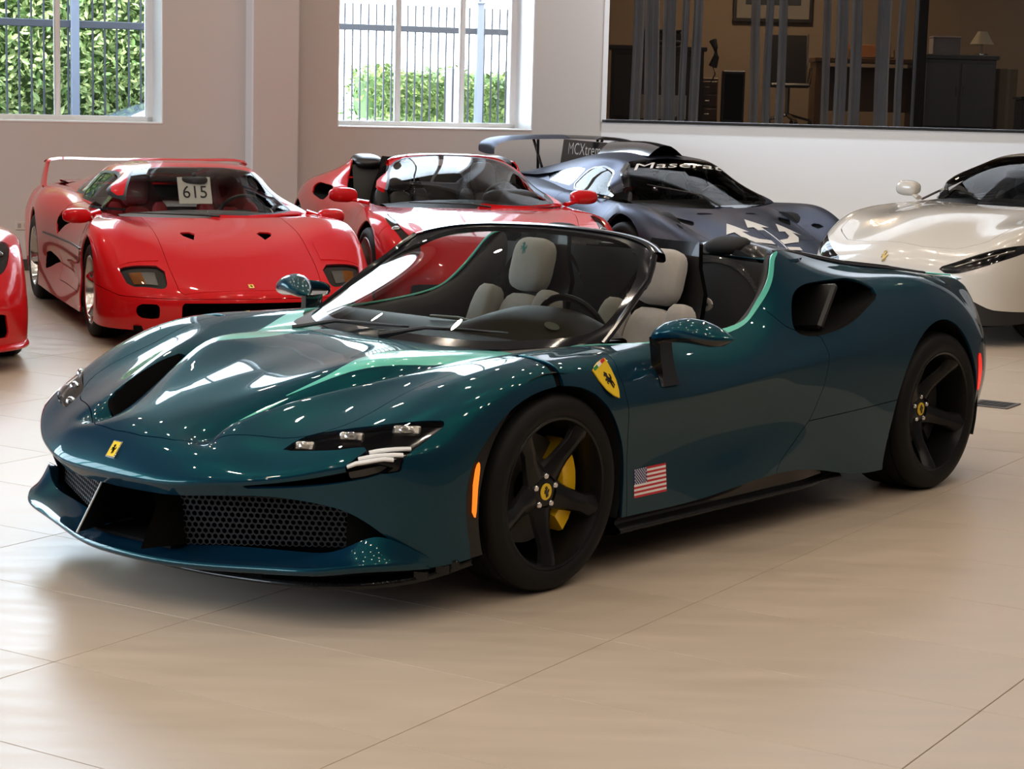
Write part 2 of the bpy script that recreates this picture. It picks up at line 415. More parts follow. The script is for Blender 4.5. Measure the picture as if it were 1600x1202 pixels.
def wheel(parent, c, R, rr, w, side, rim_mat, wid, dep, phase, nsp=5, cal=None, cal_at=180, cap='yellow', bolts=5, twin=False, tw=0.0, discR=.19, hubR=.075, lipm=None):
    """complete road wheel; c = centre of the outer tyre face, side +1 left / -1 right"""
    h = w/2; o = bpy.data.objects.new('wheel', None); COL.objects.link(o); o.parent = parent; o.location = (c[0], c[1]-side*h, c[2]); o.rotation_euler = (0, 0, 0 if side > 0 else math.pi)
    obj('tyre', tyre_mesh(R, rr, w), M_TYRE, o, sharp=50)
    obj('rim', lathe([(rr+.006, h-.016), (rr+.010, h-.010), (rr+.004, h-.006), (rr-.004, h-.010), (rr-.010, h-.03), (rr-.018, h-.07), (rr-.03, -h+.02), (rr-.005, -h+.005)], 64), lipm or rim_mat, o)
    ms = []
    for k in range(nsp):
        a = math.radians(phase+k*360/nsp)
        for q in ((-1, 1) if twin else (0,)):
            ms.append(xf(spoke(hubR*.75, rr-.006, wid, np.array(dep)+h, tw=tw), rot('y', -a-q*math.radians(twin or 0))))
    for s in ms: obj('spoke', s, rim_mat, o, sharp=30)
    hd = dep[0]+h
    obj('hub', lathe([(.0, hd-.002), (hubR*.55, hd-.002), (hubR*.8, hd-.006), (hubR, hd-.02), (hubR, hd-.05), (0, hd-.05)], 32), rim_mat, o)
    for k in range(bolts):
        a = math.radians(phase+36+k*360/bolts); obj('bolt', xf(lathe([(0, hd+.004), (.008, hd+.004), (.011, hd), (.011, hd-.01)], 10), None, (hubR*.72*math.cos(a), 0, hubR*.72*math.sin(a))), M_SIL if cap else M_PLAST, o)
    if cap: badge(o, (0, hd-.001, 0), (0, 1, 0), (0, 0, 1), .058, 'cap')
    obj('brake_disc', lathe([(.07, hd-.085), (discR, hd-.085), (discR, hd-.115), (.07, hd-.115)], 48), M_DISC, o, sharp=30)
    if cal:
        P = []
        for a in np.linspace(-50, 50, 9):
            t = math.radians(cal_at+a); e = 1-abs(a)/50*.2
            P.append([(r*math.cos(t), y, r*math.sin(t)) for r, y in ((discR*.66, hd-.05), (discR*.72, hd-.035*e), (discR*1.08, hd-.035*e), (discR*1.14, hd-.05), (discR*1.14, hd-.12), (discR*.66, hd-.12))])
        V, F = gmesh(np.array(P), True); obj('brake_caliper', (V, F+[tuple(range(6)), tuple(range(48, 54))[::-1]]), cal, o, sharp=30)
    return o
def arch_liner(parent, x, z, R, y0, y1, n=24):
    G = []
    for s in (1, -1):
        for y in ((y0, y1) if s > 0 else (y1, y0)): pass
    a = np.linspace(-.35, math.pi+.35, n); G = [np.stack([x+R*np.cos(a), np.full(n, y), z+R*np.sin(a)], -1) for y in (y0, (y0+y1)/2, y1)]
    m = gmesh(np.array(G)); k = n*2; m = (m[0], m[1]+[tuple(range(k, k+n))]); lr('wheel_arch_liner', m, M_WELL, parent)
def seat_parts(parent, x, y, z, m_pad, m_shell, rec=.35, s=1., head=True, name='seat'):
    """bucket seat: shell with separate cushions; x at the hip, leaning back by rec"""
    R = rot('y', -rec); o = bpy.data.objects.new(name, None); COL.objects.link(o); o.parent = parent; o.location = (x, y, z); o.rotation_euler = (0, 0, 0)
    def pad(nm, c, sz, m, b=.03, Rr=None):
        V, F = ell(sz, .55); V = V@(rot('x', 0) if Rr is None else Rr).T+np.array(c); V = V@R.T; obj(nm, (V*s, F), m, o)
    # back shell: curved sheet with raised sides
    G = []
    for t in np.linspace(0, 1, 9):
        hw = np.interp(t, [0, .45, .7, .85, 1], [.25, .27, .22, .15, .12])
        G.append([(-.055+.10*max(0, abs(q)-.35)*(1.0 if t < .75 else .3), q*hw, t*.86) for q in np.linspace(-1, 1, 11)])
    m = gmesh(np.array(G)); V, F = m; V2 = V+np.array([-.03, 0, 0]); mm = join((V, [f[::-1] for f in F]), (V2, F)); V, F = mm; obj('seat_shell', ((V@R.T)*s, F), m_shell, o)
    pad('backrest_pad', (.005, 0, .29), (.11, .23, .54), m_pad); pad('side_bolster', (.04, .178, .31), (.14, .125, .54), m_pad, Rr=rot('x', .06)); pad('side_bolster', (.04, -.178, .31), (.14, .125, .54), m_pad, Rr=rot('x', -.06))
    if head: pad('headrest', (.0, 0, .69), (.10, .205, .235), m_pad)
    V, F = ell((.5, .5, .16), .5); obj('seat_cushion', (V*s+np.array([.22, 0, -.02]), F), m_pad, o)
    return o
def ell(sz, e=.5, nu=20, nv=12):
    """superellipsoid cushion of size sz; e<1 squarer"""
    f = lambda c: np.sign(c)*np.abs(c)**e
    u = np.linspace(0, 2*math.pi, nu, endpoint=False); v = np.linspace(-math.pi/2, math.pi/2, nv); G = []
    for b in v: G.append(np.stack([f(np.cos(b))*f(np.cos(u)), f(np.cos(b))*f(np.sin(u)), np.full(nu, f(np.sin(b)))], -1))
    V, F = gmesh(np.array(G), True); return V*np.array(sz)/2, F
def steering(parent, c, tilt=.35, R=.17):
    M = rot('y', tilt); w = np.linspace(0, 2*math.pi, 33); P = np.stack([0*w, R*np.cos(w), R*np.sin(w)*.93], -1)
    V, F = tube(P, .014, 8, cap=False); o = obj('steering_wheel', xf((V, F), M, c), M_PLAST, parent)
    obj('wheel_hub', xf(join(box((0, 0, -.01), (.03, .13, .10), bev=.012), box((0, .1, 0), (.02, .14, .03), bev=.006), box((0, -.1, 0), (.02, .14, .03), bev=.006)), M, c), M_PLAST, o)
    return o
def sweep(rows, su=4, sv=4, **k): return net(rows, su, sv, **k)

def lr(name, m, mt, parent, **k):
    """a left part and its mirrored right twin; normals in columns 3-5 are mirrored too"""
    V, F = m; S6 = np.array([1, -1, 1, 1, -1, 1][:V.shape[1]])
    return obj(name, m, mt, parent, **k), obj(name, (V*S6, [f[::-1] for f in F]), mt, parent, **k)
def lrs(name, m, mt, parent, **k):
    m = clip(m, np.asarray(m[0])[:, 1]); return lr(name, lip(m, .008) if m[0].shape[1] > 3 else m, mt, parent, **k)
# ---------------------------------------------------------------- generic pieces for the cars behind
M_BLKTRIM = mat('black_trim', (.010, .010, .011), .35); G_CAR = glass('car_glass', (.70, .73, .71), 1.5); M_CHROME = mat('polished_rim', (.62, .60, .57), .18, 1.)
def oriented(rows, su=5, sv=5, up=True, **k):
    m = net(rows, su, sv, **k); N = normals(m); i = np.abs(m[0][:, 1]) < .3
    if (N[i, 2].mean() > 0) != up: m = (m[0], [f[::-1] for f in m[1]])
    return withn(m)
def shell_of(rows, su=5, sv=5, **k):
    m = net(rows, su, sv, sym=True, **k); return withn((m[0], [f[::-1] for f in m[1]]))
def inxz(poly, ymin=.55, x=None): return lambda V: np.where((np.abs(V[:, 1]) > ymin) & ((V[:, 0] > x[0]) & (V[:, 0] < x[1]) if x else True), sdxz(V, poly), -1)
def inxy(poly, zmin=0., x=-9): return lambda V: np.where((V[:, 2] > zmin) & (V[:, 0] > x), sdxy(V, poly), -1)
def inyz(poly, xmin): return lambda V: np.where(V[:, 0] > xmin, sdyz(V, poly), -1)
def mirror_pod(parent, c, size, mt, stalk_to, glassm=True, yaw=.0):
    """left door mirror pod with its stalk, and the right twin"""
    for s in (1, -1):
        cc = np.array(c)*[1, s, 1]; o = obj('door_mirror', xf(ell(size, .75), rot('z', s*yaw), cc), mt, parent)
        st = np.array(stalk_to)*[1, s, 1]; obj('mirror_stalk', tube([cc+[0, -s*size[1]*.15, -size[2]*.3], (cc+st)/2+[0, 0, -.01], st], [.02, .022, .03], 8, flat=.6), mt, o)
        obj('mirror_glass', xf(ell((.008, size[1]*.8, size[2]*.75), .6), rot('z', s*yaw), cc+[-size[0]*.46, 0, 0]), M_CHROME, o)
def place(h, lift=.001): return h[0]+h[1]*lift
# ---------------------------------------------------------------- the room
M_WALL = mat('wall_paint', (.60, .565, .545), .55, bump=(60, .05), spec=.3)
M_WALLB = mat('wall_paint_white', (.90, .915, .95), .5, spec=.3)
M_TRIM = mat('white_trim', (.85, .86, .87), .35)
M_BASE = mat('dark_baseboard', (.05, .045, .04), .4)
ANG_A = math.radians(20.8); A0 = np.array([-4.56, 17.8]); dA = np.array([math.cos(ANG_A), math.sin(ANG_A)])
ANG_B = math.radians(-2); B0 = A0+dA*5.75
def wall_with_holes(s0, s1, z1, holes, thick):
    """wall slab in (s, depth, z) with rectangular holes, built of boxes between the openings"""
    ms = []; cuts = sorted({s0, s1, *[h[0] for h in holes], *[h[1] for h in holes]})
    for a, b in zip(cuts[:-1], cuts[1:]):
        h = [q for q in holes if q[0] <= a+1e-6 and q[1] >= b-1e-6]
        spans = [(0, h[0][2]), (h[0][3], z1)] if h else [(0, z1)]
        for c, d in spans:
            if d > c: ms.append(box(((a+b)/2, thick/2, (c+d)/2), (b-a, thick, d-c)))
    return join(*ms)
WIN = [(-.54, 1.42), (3.06, 5.02)]; SILL, HEAD = 1.32, 6.1
wl = struct('wall_left', (*A0, 0), ANG_A); wl['label'] = 'beige wall with two white framed windows'
obj('wall_panel', wall_with_holes(-7.5, 5.75, CEIL, [(a, b, SILL, HEAD) for a, b in WIN], .62), M_WALL, wl, sharp=20)
obj('pilaster', box((2.40, -.13, CEIL/2), (.44, .27, CEIL), bev=.012), M_WALL, wl)
ob = obj('baseboard', box((-.9, -.012, .05), (13.2, .024, .10), bev=.004), M_BASE, wl)
out = obj('outlet_plate', box((.16, -.004, .40), (.125, .008, .075), bev=.003), mat('outlet_cover', (.62, .57, .52), .4), wl)
for dx in (-.028, .028): obj('socket', box((.16+dx, -.009, .40), (.03, .004, .04), bev=.002), mat('socket_dark', (.35, .32, .3), .5), out)
G_WIN = glass('window_pane', (.97, .99, 1), 1.35)
for k, (a, b) in enumerate(WIN):
    w = struct('window_%d' % (k+1), (*A0, 0), ANG_A); D = .50
    for nm, c, s in (('jamb', (a+.035, D, (SILL+HEAD)/2), (.07, .10, HEAD-SILL)), ('jamb', (b-.035, D, (SILL+HEAD)/2), (.07, .10, HEAD-SILL)),
                     ('head', ((a+b)/2, D, HEAD-.035), (b-a, .10, .07)), ('sill_frame', ((a+b)/2, D, SILL+.03), (b-a, .10, .06))):
        obj(nm, box(c, s, bev=.008), M_TRIM, w)
    obj('sill_board', box(((a+b)/2, .22, SILL+.008), (b-a-.002, .45, .016), bev=.004), M_TRIM, w)
    for x in (a+.006, b-.006): obj('reveal', box((x, .225, (SILL+HEAD)/2), (.012, .45, HEAD-SILL-.01), bev=.002), M_TRIM, w)
    obj('casing', box((b+.004-.09, -.006, (SILL+HEAD)/2), (.18-.004, .0, .0)), M_TRIM, w) if False else None
    ms = [a+.07, 3.795, 4.452, b-.07] if k else [a+.07, .543, b-.07]
    for x in ms[1:-1]: obj('mullion', box((x, D, (SILL+HEAD)/2), (.055, .07, HEAD-SILL-.1), bev=.012), M_TRIM, w)
    for x0, x1 in zip(ms[:-1], ms[1:]):
        obj('pane', box(((x0+x1)/2, D, (SILL+HEAD)/2), (x1-x0, .006, HEAD-SILL-.12)), G_WIN, w)
    c = A0+dA*(a+b)/2+np.array([-dA[1], dA[0]])*.72
    lamp('daylight_portal', (*c, (SILL+HEAD)/2), 1, b-a, (1, 1, 1), (math.radians(-90), 0, ANG_A), 'RECTANGLE', HEAD-SILL, portal=True)
# right wall with the office window
OW = (-.03, 6.2, 1.42, 3.9)
wr = struct('wall_right', (*B0, 0), ANG_B); wr['label'] = 'white wall below the long dark office window'
obj('wall_panel', wall_with_holes(0, 7.6, CEIL, [(.0, OW[1], OW[2], OW[3])], .16), M_WALLB, wr, sharp=20)
obj('baseboard', box((3.8, -.012, .05), (7.6, .024, .10), bev=.004), M_BASE, wr)
wo = struct('window_3', (*B0, 0), ANG_B); M_DK = mat('dark_bronze_frame', (.03, .03, .032), .35, .4)
for nm, c, s in (('frame_side', (.02, .03, 2.66), (.05, .1, 2.48)), ('frame_side', (6.18, .03, 2.66), (.05, .1, 2.48)), ('frame_bottom', (3.1, .03, 1.435), (6.2, .1, .03)), ('frame_top', (3.1, .03, 3.88), (6.2, .1, .05))):
    obj(nm, box(c, s, bev=.005), M_DK if nm != 'frame_side' else M_TRIM, wo)
G_OFF = glass('office_glass', (.76, .77, .79), 1.5)
for x0, x1 in ((.045, 3.02), (3.05, 6.15)): obj('pane', box(((x0+x1)/2, .03, 2.65), (x1-x0, .01, 2.4)), G_OFF, wo)
obj('mullion', box((3.035, .03, 2.65), (.03, .06, 2.4), bev=.004), M_DK, wo)
# remaining shell of the showroom (behind and beside the camera)
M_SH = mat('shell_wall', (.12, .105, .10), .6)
EL = A0+dA*-7.5; ER = B0+np.array([math.cos(ANG_B), math.sin(ANG_B)])*7.6
def slab(name, p, q, m, z0=0, z1=CEIL, t=.2):
    p = np.array(p); q = np.array(q); d = q-p; L = np.linalg.norm(d); a = math.atan2(d[1], d[0]); o = obj(name, box((L/2, t/2, (z0+z1)/2), (L, t, z1-z0)), m, kind='structure'); o.location = (*p, 0); o.rotation_euler = (0, 0, a); return o
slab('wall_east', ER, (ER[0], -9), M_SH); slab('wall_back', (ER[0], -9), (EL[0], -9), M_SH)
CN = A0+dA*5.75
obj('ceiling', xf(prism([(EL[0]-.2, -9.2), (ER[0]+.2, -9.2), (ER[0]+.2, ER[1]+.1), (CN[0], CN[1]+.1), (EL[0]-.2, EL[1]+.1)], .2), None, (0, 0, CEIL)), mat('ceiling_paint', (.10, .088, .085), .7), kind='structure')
# west wall (left of the picture) with three tall windows that light the room from the left
WWIN = [(-2.6, 1.0), (1.2, 4.8), (5.0, 8.6), (8.8, 12.4), (12.6, 15.0)]; L_ = EL[1]+9
ww = struct('wall_west', (EL[0], -9, 0), math.pi/2)
obj('wall_panel', wall_with_holes(0, L_, CEIL, [(a+9, b+9, 1.0, 4.5) for a, b in WWIN], .25), M_WALL, ww, sharp=20)
for k, (a, b) in enumerate(WWIN):
    w = struct('window_%d' % (k+4), (EL[0], 0, 0), math.pi/2)
    for x in np.linspace(a, b, 4): obj('mullion', box((x, .12, 2.75), (.07, .09, 3.5), bev=.01), M_TRIM, w)
    for z in (1.03, 4.47): obj('window_rail', box(((a+b)/2, .12, z), (b-a, .09, .06), bev=.01), M_TRIM, w)
    for x in np.linspace(a, b, 4)[:-1]: obj('pane', box((x+(b-a)/6, .12, 2.75), ((b-a)/3-.07, .006, 3.4)), G_WIN, w)
    lamp('daylight_portal', (EL[0]-.3, (a+b)/2, 2.75), 1, 3.5, (1, 1, 1), (0, math.radians(-90), 0), 'RECTANGLE', b-a, portal=True)
# floor: 60 x 120 cm tiles
def tile_mat():
    m = mat('floor_tile', (.53, .45, .375), .2, spec=.26); nt = m.node_tree; b = nt.nodes['Principled BSDF']; L = nt.links.new
    g = nt.nodes.new('ShaderNodeNewGeometry'); mp = nt.nodes.new('ShaderNodeMapping'); mp.inputs['Rotation'].default_value = (0, 0, .557); mp.inputs['Scale'].default_value = (.9, 5, 1); L(g.outputs['Position'], mp.inputs[0])
    n = nt.nodes.new('ShaderNodeTexNoise'); n.inputs['Scale'].default_value = 2.2; n.inputs['Detail'].default_value = 6; L(mp.outputs[0], n.inputs['Vector'])
    oi = nt.nodes.new('ShaderNodeObjectInfo'); ad = nt.nodes.new('ShaderNodeMath'); ad.operation = 'MULTIPLY_ADD'; ad.inputs[1].default_value = .25; L(oi.outputs['Random'], ad.inputs[0]); L(n.outputs[0], ad.inputs[2])
    r = nt.nodes.new('ShaderNodeValToRGB'); r.color_ramp.elements[0].position = .35; r.color_ramp.elements[1].position = .95
    r.color_ramp.elements[0].color = (.455, .375, .295, 1); r.color_ramp.elements[1].color = (.535, .445, .355, 1); L(ad.outputs[0], r.inputs[0]); L(r.outputs[0], b.inputs['Base Color'])
    mr = nt.nodes.new('ShaderNodeMapRange'); mr.inputs[1].default_value = .3; mr.inputs[2].default_value = .7; mr.inputs[3].default_value = .29; mr.inputs[4].default_value = .37; L(n.outputs[0], mr.inputs[0]); L(mr.outputs[0], b.inputs['Roughness'])
    return m
M_TILE = tile_mat(); TH = -.55703; tp = np.array([math.cos(TH), math.sin(TH)]); tq = np.array([-math.sin(TH), math.cos(TH)])
S0, T0 = 5.93297, -4.13743
fl = obj('floor', box(((EL[0]+ER[0])/2, 6, -.055), (ER[0]-EL[0]+2, 32, .1)), mat('grout', (.20, .16, .125), .8), kind='structure')
tm = None; ntile = 0
for i in range(-9, 9):
    for j in range(-22, 12):
        c = tp*(T0+(i+.5)*1.2)+tq*(S0+(-j-.5)*.6)
        far = c[1] > 20.6 or c[1] < 3.4 or abs(c[0]) > .31*c[1]+1.0 or (c[0]-A0[0])*-dA[1]+(c[1]-A0[1])*dA[0] > .3
        if far: continue
        if tm is None: o = obj('tile', box((0, 0, -.004), (1.1975, .5975, .008), bev=.0012), M_TILE, fl, smooth=False); tm = o
        else: o = copy_under(tm, fl)
        o.location = (*c, 0); o.rotation_euler = (0, 0, TH); ntile += 1
print('tiles', ntile)
# plain floor under the unseen remainder
SF = [
 [(-.24,0,.758),(.15,0,.768),(.6,0,.70),(.93,0,.612),(1.075,0,.55),(1.165,0,.43),(1.12,0,.385),(1.05,0,.31),(1.04,0,.23),(1.06,0,.16)],
 [(-.245,.2,.758),(.18,.2,.768),(.6,.18,.70),(.93,.12,.605),(1.07,.13,.545),(1.16,.14,.43),(1.115,.14,.386),(1.045,.14,.31),(1.035,.14,.23),(1.055,.14,.16)],
 [(-.26,.44,.76),(.2,.43,.778),(.5,.37,.730),(.93,.225,.567),(1.05,.25,.54),(1.14,.28,.435),(1.10,.28,.39),(1.03,.28,.31),(1.02,.28,.23),(1.04,.28,.16)],
 [(-.29,.53,.76),(.12,.50,.748),(.5,.43,.672),(.92,.27,.545),(1.03,.33,.535),(1.105,.38,.443),(1.06,.38,.40),(1.0,.39,.33),(.99,.39,.24),(1.01,.40,.16)],
 [(-.32,.60,.768),(.1,.58,.755),(.5,.487,.708),(.91,.315,.602),(.98,.44,.535),(1.05,.49,.455),(1.01,.50,.415),(.965,.51,.34),(.95,.52,.25),(.98,.53,.16)],
 [(-.35,.66,.781),(.05,.68,.785),(.4,.62,.722),(.75,.52,.622),(.88,.58,.553),(.96,.63,.478),(.93,.64,.44),(.89,.655,.36),(.87,.67,.26),(.88,.68,.165)],
 [(-.38,.69,.791),(0,.80,.80),(.35,.78,.745),(.60,.75,.66),(.73,.775,.595),(.80,.81,.53),(.785,.82,.49),(.76,.835,.40),(.735,.845,.28),(.73,.85,.175)],
 [(-.40,.705,.795),(-.05,.84,.797),(.22,.87,.765),(.42,.90,.69),(.52,.92,.62),(.58,.935,.56),(.59,.94,.50),(.585,.945,.40),(.57,.945,.29),(.55,.945,.18)],
 [(-.44,.72,.796),(-.10,.86,.793),(.1,.91,.775),(.24,.945,.72),(.31,.96,.65),(.35,.965,.58),(.38,.967,.50),(.39,.967,.40),(.39,.965,.29),(.38,.96,.19)],
 [(-.50,.74,.796),(-.2,.86,.79),(-.08,.93,.765),(-.02,.96,.72),(0,.97,.67),(0,.975,.6),(0,.975,.5),(0,.972,.4),(0,.97,.3),(0,.965,.2)],
 [(-.60,.77,.793),(-.42,.85,.783),(-.38,.91,.755),(-.375,.95,.70),(-.375,.965,.655),(-.375,.972,.60),(-.37,.958,.50),(-.365,.953,.40),(-.36,.957,.30),(-.355,.958,.205)],
 [(-.85,.80,.792),(-.85,.85,.765),(-.83,.90,.72),(-.82,.94,.67),(-.81,.965,.63),(-.81,.974,.605),(-.81,.955,.52),(-.81,.945,.42),(-.81,.955,.30),(-.81,.965,.205)],
 [(-1.25,.82,.82),(-1.24,.87,.78),(-1.23,.915,.735),(-1.22,.95,.69),(-1.21,.97,.655),(-1.21,.98,.63),(-1.2,.962,.54),(-1.2,.947,.44),(-1.2,.955,.33),(-1.2,.965,.23)],
 [(-1.40,.80,.885),(-1.46,.86,.835),(-1.52,.91,.77),(-1.56,.945,.72),(-1.58,.97,.69),(-1.59,.985,.66),(-1.59,.98,.57),(-1.59,.965,.46),(-1.59,.96,.34),(-1.59,.96,.225)],
 [(-1.52,.785,.985),(-1.62,.86,.90),(-1.74,.915,.82),(-1.82,.955,.755),(-1.85,.98,.71),(-1.86,.99,.67),(-1.87,.99,.58),(-1.88,.98,.46),(-1.88,.97,.31),(-1.88,.965,.17)],
 [(-1.62,.735,1.08),(-1.80,.80,.985),(-1.98,.87,.90),(-2.10,.93,.82),(-2.15,.97,.74),(-2.18,.985,.68),(-2.2,.99,.58),(-2.2,.985,.46),(-2.2,.98,.30),(-2.19,.975,.15)],
 [(-1.95,.68,1.045),(-2.1,.73,.985),(-2.3,.82,.93),(-2.42,.90,.87),(-2.48,.955,.80),(-2.5,.98,.74),(-2.52,.99,.6),(-2.52,.985,.48),(-2.52,.98,.33),(-2.52,.975,.18)],
 [(-2.35,.65,.985),(-2.45,.70,.96),(-2.55,.79,.945),(-2.62,.88,.90),(-2.65,.945,.83),(-2.66,.98,.76),(-2.66,.99,.62),(-2.66,.985,.5),(-2.66,.98,.36),(-2.66,.975,.2)],
 [(-2.75,.64,.945),(-2.8,.69,.94),(-2.85,.77,.92),(-2.88,.86,.87),(-2.9,.93,.79),(-2.92,.97,.70),(-2.93,.98,.58),(-2.93,.98,.46),(-2.93,.97,.34),(-2.93,.96,.24)],
 [(-3.15,.62,.90),(-3.13,.68,.895),(-3.10,.76,.87),(-3.08,.84,.81),(-3.08,.905,.72),(-3.08,.94,.63),(-3.08,.95,.54),(-3.08,.95,.45),(-3.07,.94,.36),(-3.05,.93,.26)],
 [(-3.4,.58,.875),(-3.38,.64,.865),(-3.34,.71,.83),(-3.30,.77,.76),(-3.28,.81,.68),(-3.28,.83,.6),(-3.28,.84,.52),(-3.27,.84,.44),(-3.25,.83,.36),(-3.2,.82,.27)],
 [(-3.52,.3,.865),(-3.51,.32,.85),(-3.49,.35,.80),(-3.46,.38,.73),(-3.44,.40,.66),(-3.44,.41,.59),(-3.44,.41,.52),(-3.43,.41,.44),(-3.4,.41,.36),(-3.35,.41,.27)],
 [(-3.56,0,.86),(-3.55,0,.84),(-3.53,0,.79),(-3.50,0,.72),(-3.48,0,.65),(-3.48,0,.58),(-3.48,0,.51),(-3.47,0,.44),(-3.44,0,.36),(-3.38,0,.27)],
]
# ================================================================ the dark teal convertible in front
P_TEAL = paint('teal_flip_paint', (.0008, .0185, .042), (.0, .42, .37), .052, .30, spec=.05, coat_ior=1.35)
M_STRIPE = mat('turquoise_stripe', (.10, .62, .50), .3, coat=1.)
G_WS = glass('windscreen_glass', (.47, .49, .44), 1.5); G_SMOKE = glass('smoked_glass', (.12, .12, .12), 1.5)
car = thing('sports_car', 'dark teal open-top sports car with turquoise accent stripes and black wheels in the foreground', 'car', (-.570098, 7.30178, 0), 4.00844237)
main = car
base = net(SF, 6, 6, sym=True, bv=(5,), fair=2); base = withn((base[0], [f[::-1] for f in base[1]]))
_g = np.array(SF); LOOP = smooth_axis(_g[:, 0], 8)            # windscreen base / belt / deck edge of the left side
def C2(*p, n=6): return curve(p, n, True)
ARCH_F = C2((.40, .10), (.44, .22), (.468, .349), (.451, .473), (.376, .569), (.25, .661), (.025, .714), (-.184, .672), (-.305, .565), (-.378, .43), (-.375, .25), (-.35, .10), (0, -.05))
ARCH_R = C2((-2.185, .08), (-2.215, .35), (-2.318, .588), (-2.48, .728), (-2.654, .757), (-2.837, .665), (-2.955, .502), (-3.0, .34), (-2.98, .08), (-2.6, -.05))
INTAKE = C2((-1.62, .925), (-1.83, .958), (-2.03, .957), (-2.17, .945), (-2.225, .912), (-2.21, .885), (-2.12, .853), (-1.92, .793), (-1.766, .765), (-1.61, .757), (-1.545, .785), (-1.558, .843))
LAMP = np.concatenate([curve([(.900, .555), (.863, .565), (.818, .580), (.756, .642), (.659, .767), (.500, .908)], 5), curve([(.500, .908), (.539, .909), (.65, .896), (.711, .884), (.760, .860)], 5)[1:],
                       [(.80, .825), (.848, .772), (.80, .785), (.742, .805)], curve([(.742, .804), (.775, .765), (.809, .728), (.86, .64)], 5)])
SLOT = np.concatenate([curve([(.50, .440), (.52, .443), (.60, .456), (.70, .477), (.78, .500), (.845, .520)], 5), curve([(.868, .512), (.85, .492), (.80, .472), (.70, .450), (.60, .438), (.52, .432)], 5)])
GROOVE = np.concatenate([curve([(.915, .300), (.895, .325), (.839, .355), (.748, .388), (.629, .432), (.505, .478), (.40, .505)], 5), curve([(.42, .465), (.489, .425), (.578, .375), (.656, .335), (.755, .296), (.85, .262), (.895, .245), (.912, .262)], 5)])
OPEN = np.concatenate([curve([(-.3, .385), (0, .378), (.2, .383), (.35, .392), (.567, .408), (.667, .396), (.765, .368), (.838, .307), (.888, .243), (.925, .19)], 5), [(.95, .05), (-.3, .05)]])
SIDE = lambda V: np.where(np.abs(V[:, 1]) > .6, 1., -1.)
f_archf = lambda V: np.where(np.abs(V[:, 1]) > .62, sdxz(V, ARCH_F), -1)
f_archr = lambda V: np.where((np.abs(V[:, 1]) > .62), sdxz(V, ARCH_R), -1)
f_intake = lambda V: np.where((np.abs(V[:, 1]) > .6) & (V[:, 0] < -1.3), sdxz(V, INTAKE), -1)
f_lamp = lambda V: np.where((V[:, 0] > .3), np.minimum(sdxy(V, LAMP), V[:, 2]-.493), -1)
f_slot = lambda V: np.where(V[:, 0] > .6, sdyz(V, SLOT), -1)
f_groove = lambda V: np.where(V[:, 2] > .5, sdxy(V, GROOVE), -1)
f_open = lambda V: np.where(V[:, 0] > .5, sdyz(V, OPEN), -1)
STR = np.concatenate([curve([(.905, .228), (.80, .264), (.696, .297), (.568, .338), (.428, .36), (.30, .32), (.14, .29), (-.05, .36), (-.2, .40)], 5), [(-.24, .44), (-.3, .55), (-.35, .62), (-.44, .69), (-.62, .74), (-.9, .78)],
                      curve([(-.9, .818), (-.70, .799), (-.55, .775), (-.40, .735), (-.25, .672), (-.1, .60), (.05, .53), (.2, .478), (.324, .443), (.428, .402), (.568, .350), (.696, .310), (.80, .272), (.905, .236)], 5)])
_loopS = [p for p in LOOP if -1.66 < p[0] < -.75]
def f_stripe(V):
    A = np.c_[V[:, 0], np.abs(V[:, 1]), V[:, 2]]
    return np.maximum(np.where((V[:, 2] > .5) & (V[:, 0] > -.9), sdxy(V, STR), -1), np.where(V[:, 0] < -.7, .020-pd(A[:, :3], _loopS), -1))
shell = cutout(base, f_archf, f_archr, f_intake, f_lamp, f_open, f_slot, f_groove)
lrs('accent_stripe', keep(shell, f_stripe), M_STRIPE, car, label='turquoise stripe along bonnet and door edge')
shell = cutout(shell, f_stripe)
# panels: door, bonnet, nose, lower rear side
DOOR = [(-.30, .90), (-.389, .793), (-.35, .721), (-.365, .64), (-.376, .604), (-.387, .556), (-.400, .465), (-.402, .245), (-.40, .1), (-1.30, .1), (-1.385, .275), (-1.489, .344), (-1.585, .419), (-1.616, .46), (-1.66, .562), (-1.674, .626), (-1.687, .686), (-1.685, .752), (-1.60, .765), (-1.50, .80), (-1.44, .862), (-1.41, .90), (-1.3, .90)]
LOWR = [(-1.385, .275), (-1.489, .344), (-1.585, .421), (-2.25, .443), (-2.3, .05), (-1.2, .05)]
HOOD = [(-.5, -.1), (1.069, -.1), (1.069, .067), (1.061, .113), (1.043, .205), (.963, .330), (.901, .442), (.853, .537), (.80, .60), (.70, .668), (.602, .684), (.39, .69), (.301, .715), (.1, .76), (-.1, .745), (-.3, .70), (-.5, .69)]
GAP = .0016
f_door = lambda V: np.where(np.abs(V[:, 1]) > .6, sdxz(V, DOOR), -1); f_lowr = lambda V: np.where(np.abs(V[:, 1]) > .6, sdxz(V, LOWR), -1)
f_hood = lambda V: np.where((V[:, 2] > .5), sdxy(V, HOOD), -1)
def split(m, f):
    d = f(m[0]); return clip(m, d-GAP), clip(m, -d-GAP)
doors, shell = split(shell, f_door); low, shell = split(shell, f_lowr); hood, shell = split(shell, f_hood)
side = lambda m, s: clip(m, m[0][:, 1]*s)
obj('door', lip(side(doors, 1)), P_TEAL, car); obj('door', lip(side(doors, -1)), P_TEAL, car)
obj('bonnet', lip(hood), P_TEAL, car)
fx = shell[0][:, 0]
nose = clip(shell, fx-.02); rear = clip(shell, -.02-fx)
obj('front_bumper', lip(nose), P_TEAL, car); obj('rear_body', lip(rear), P_TEAL, car); lrs('lower_side_panel', low, P_TEAL, car)
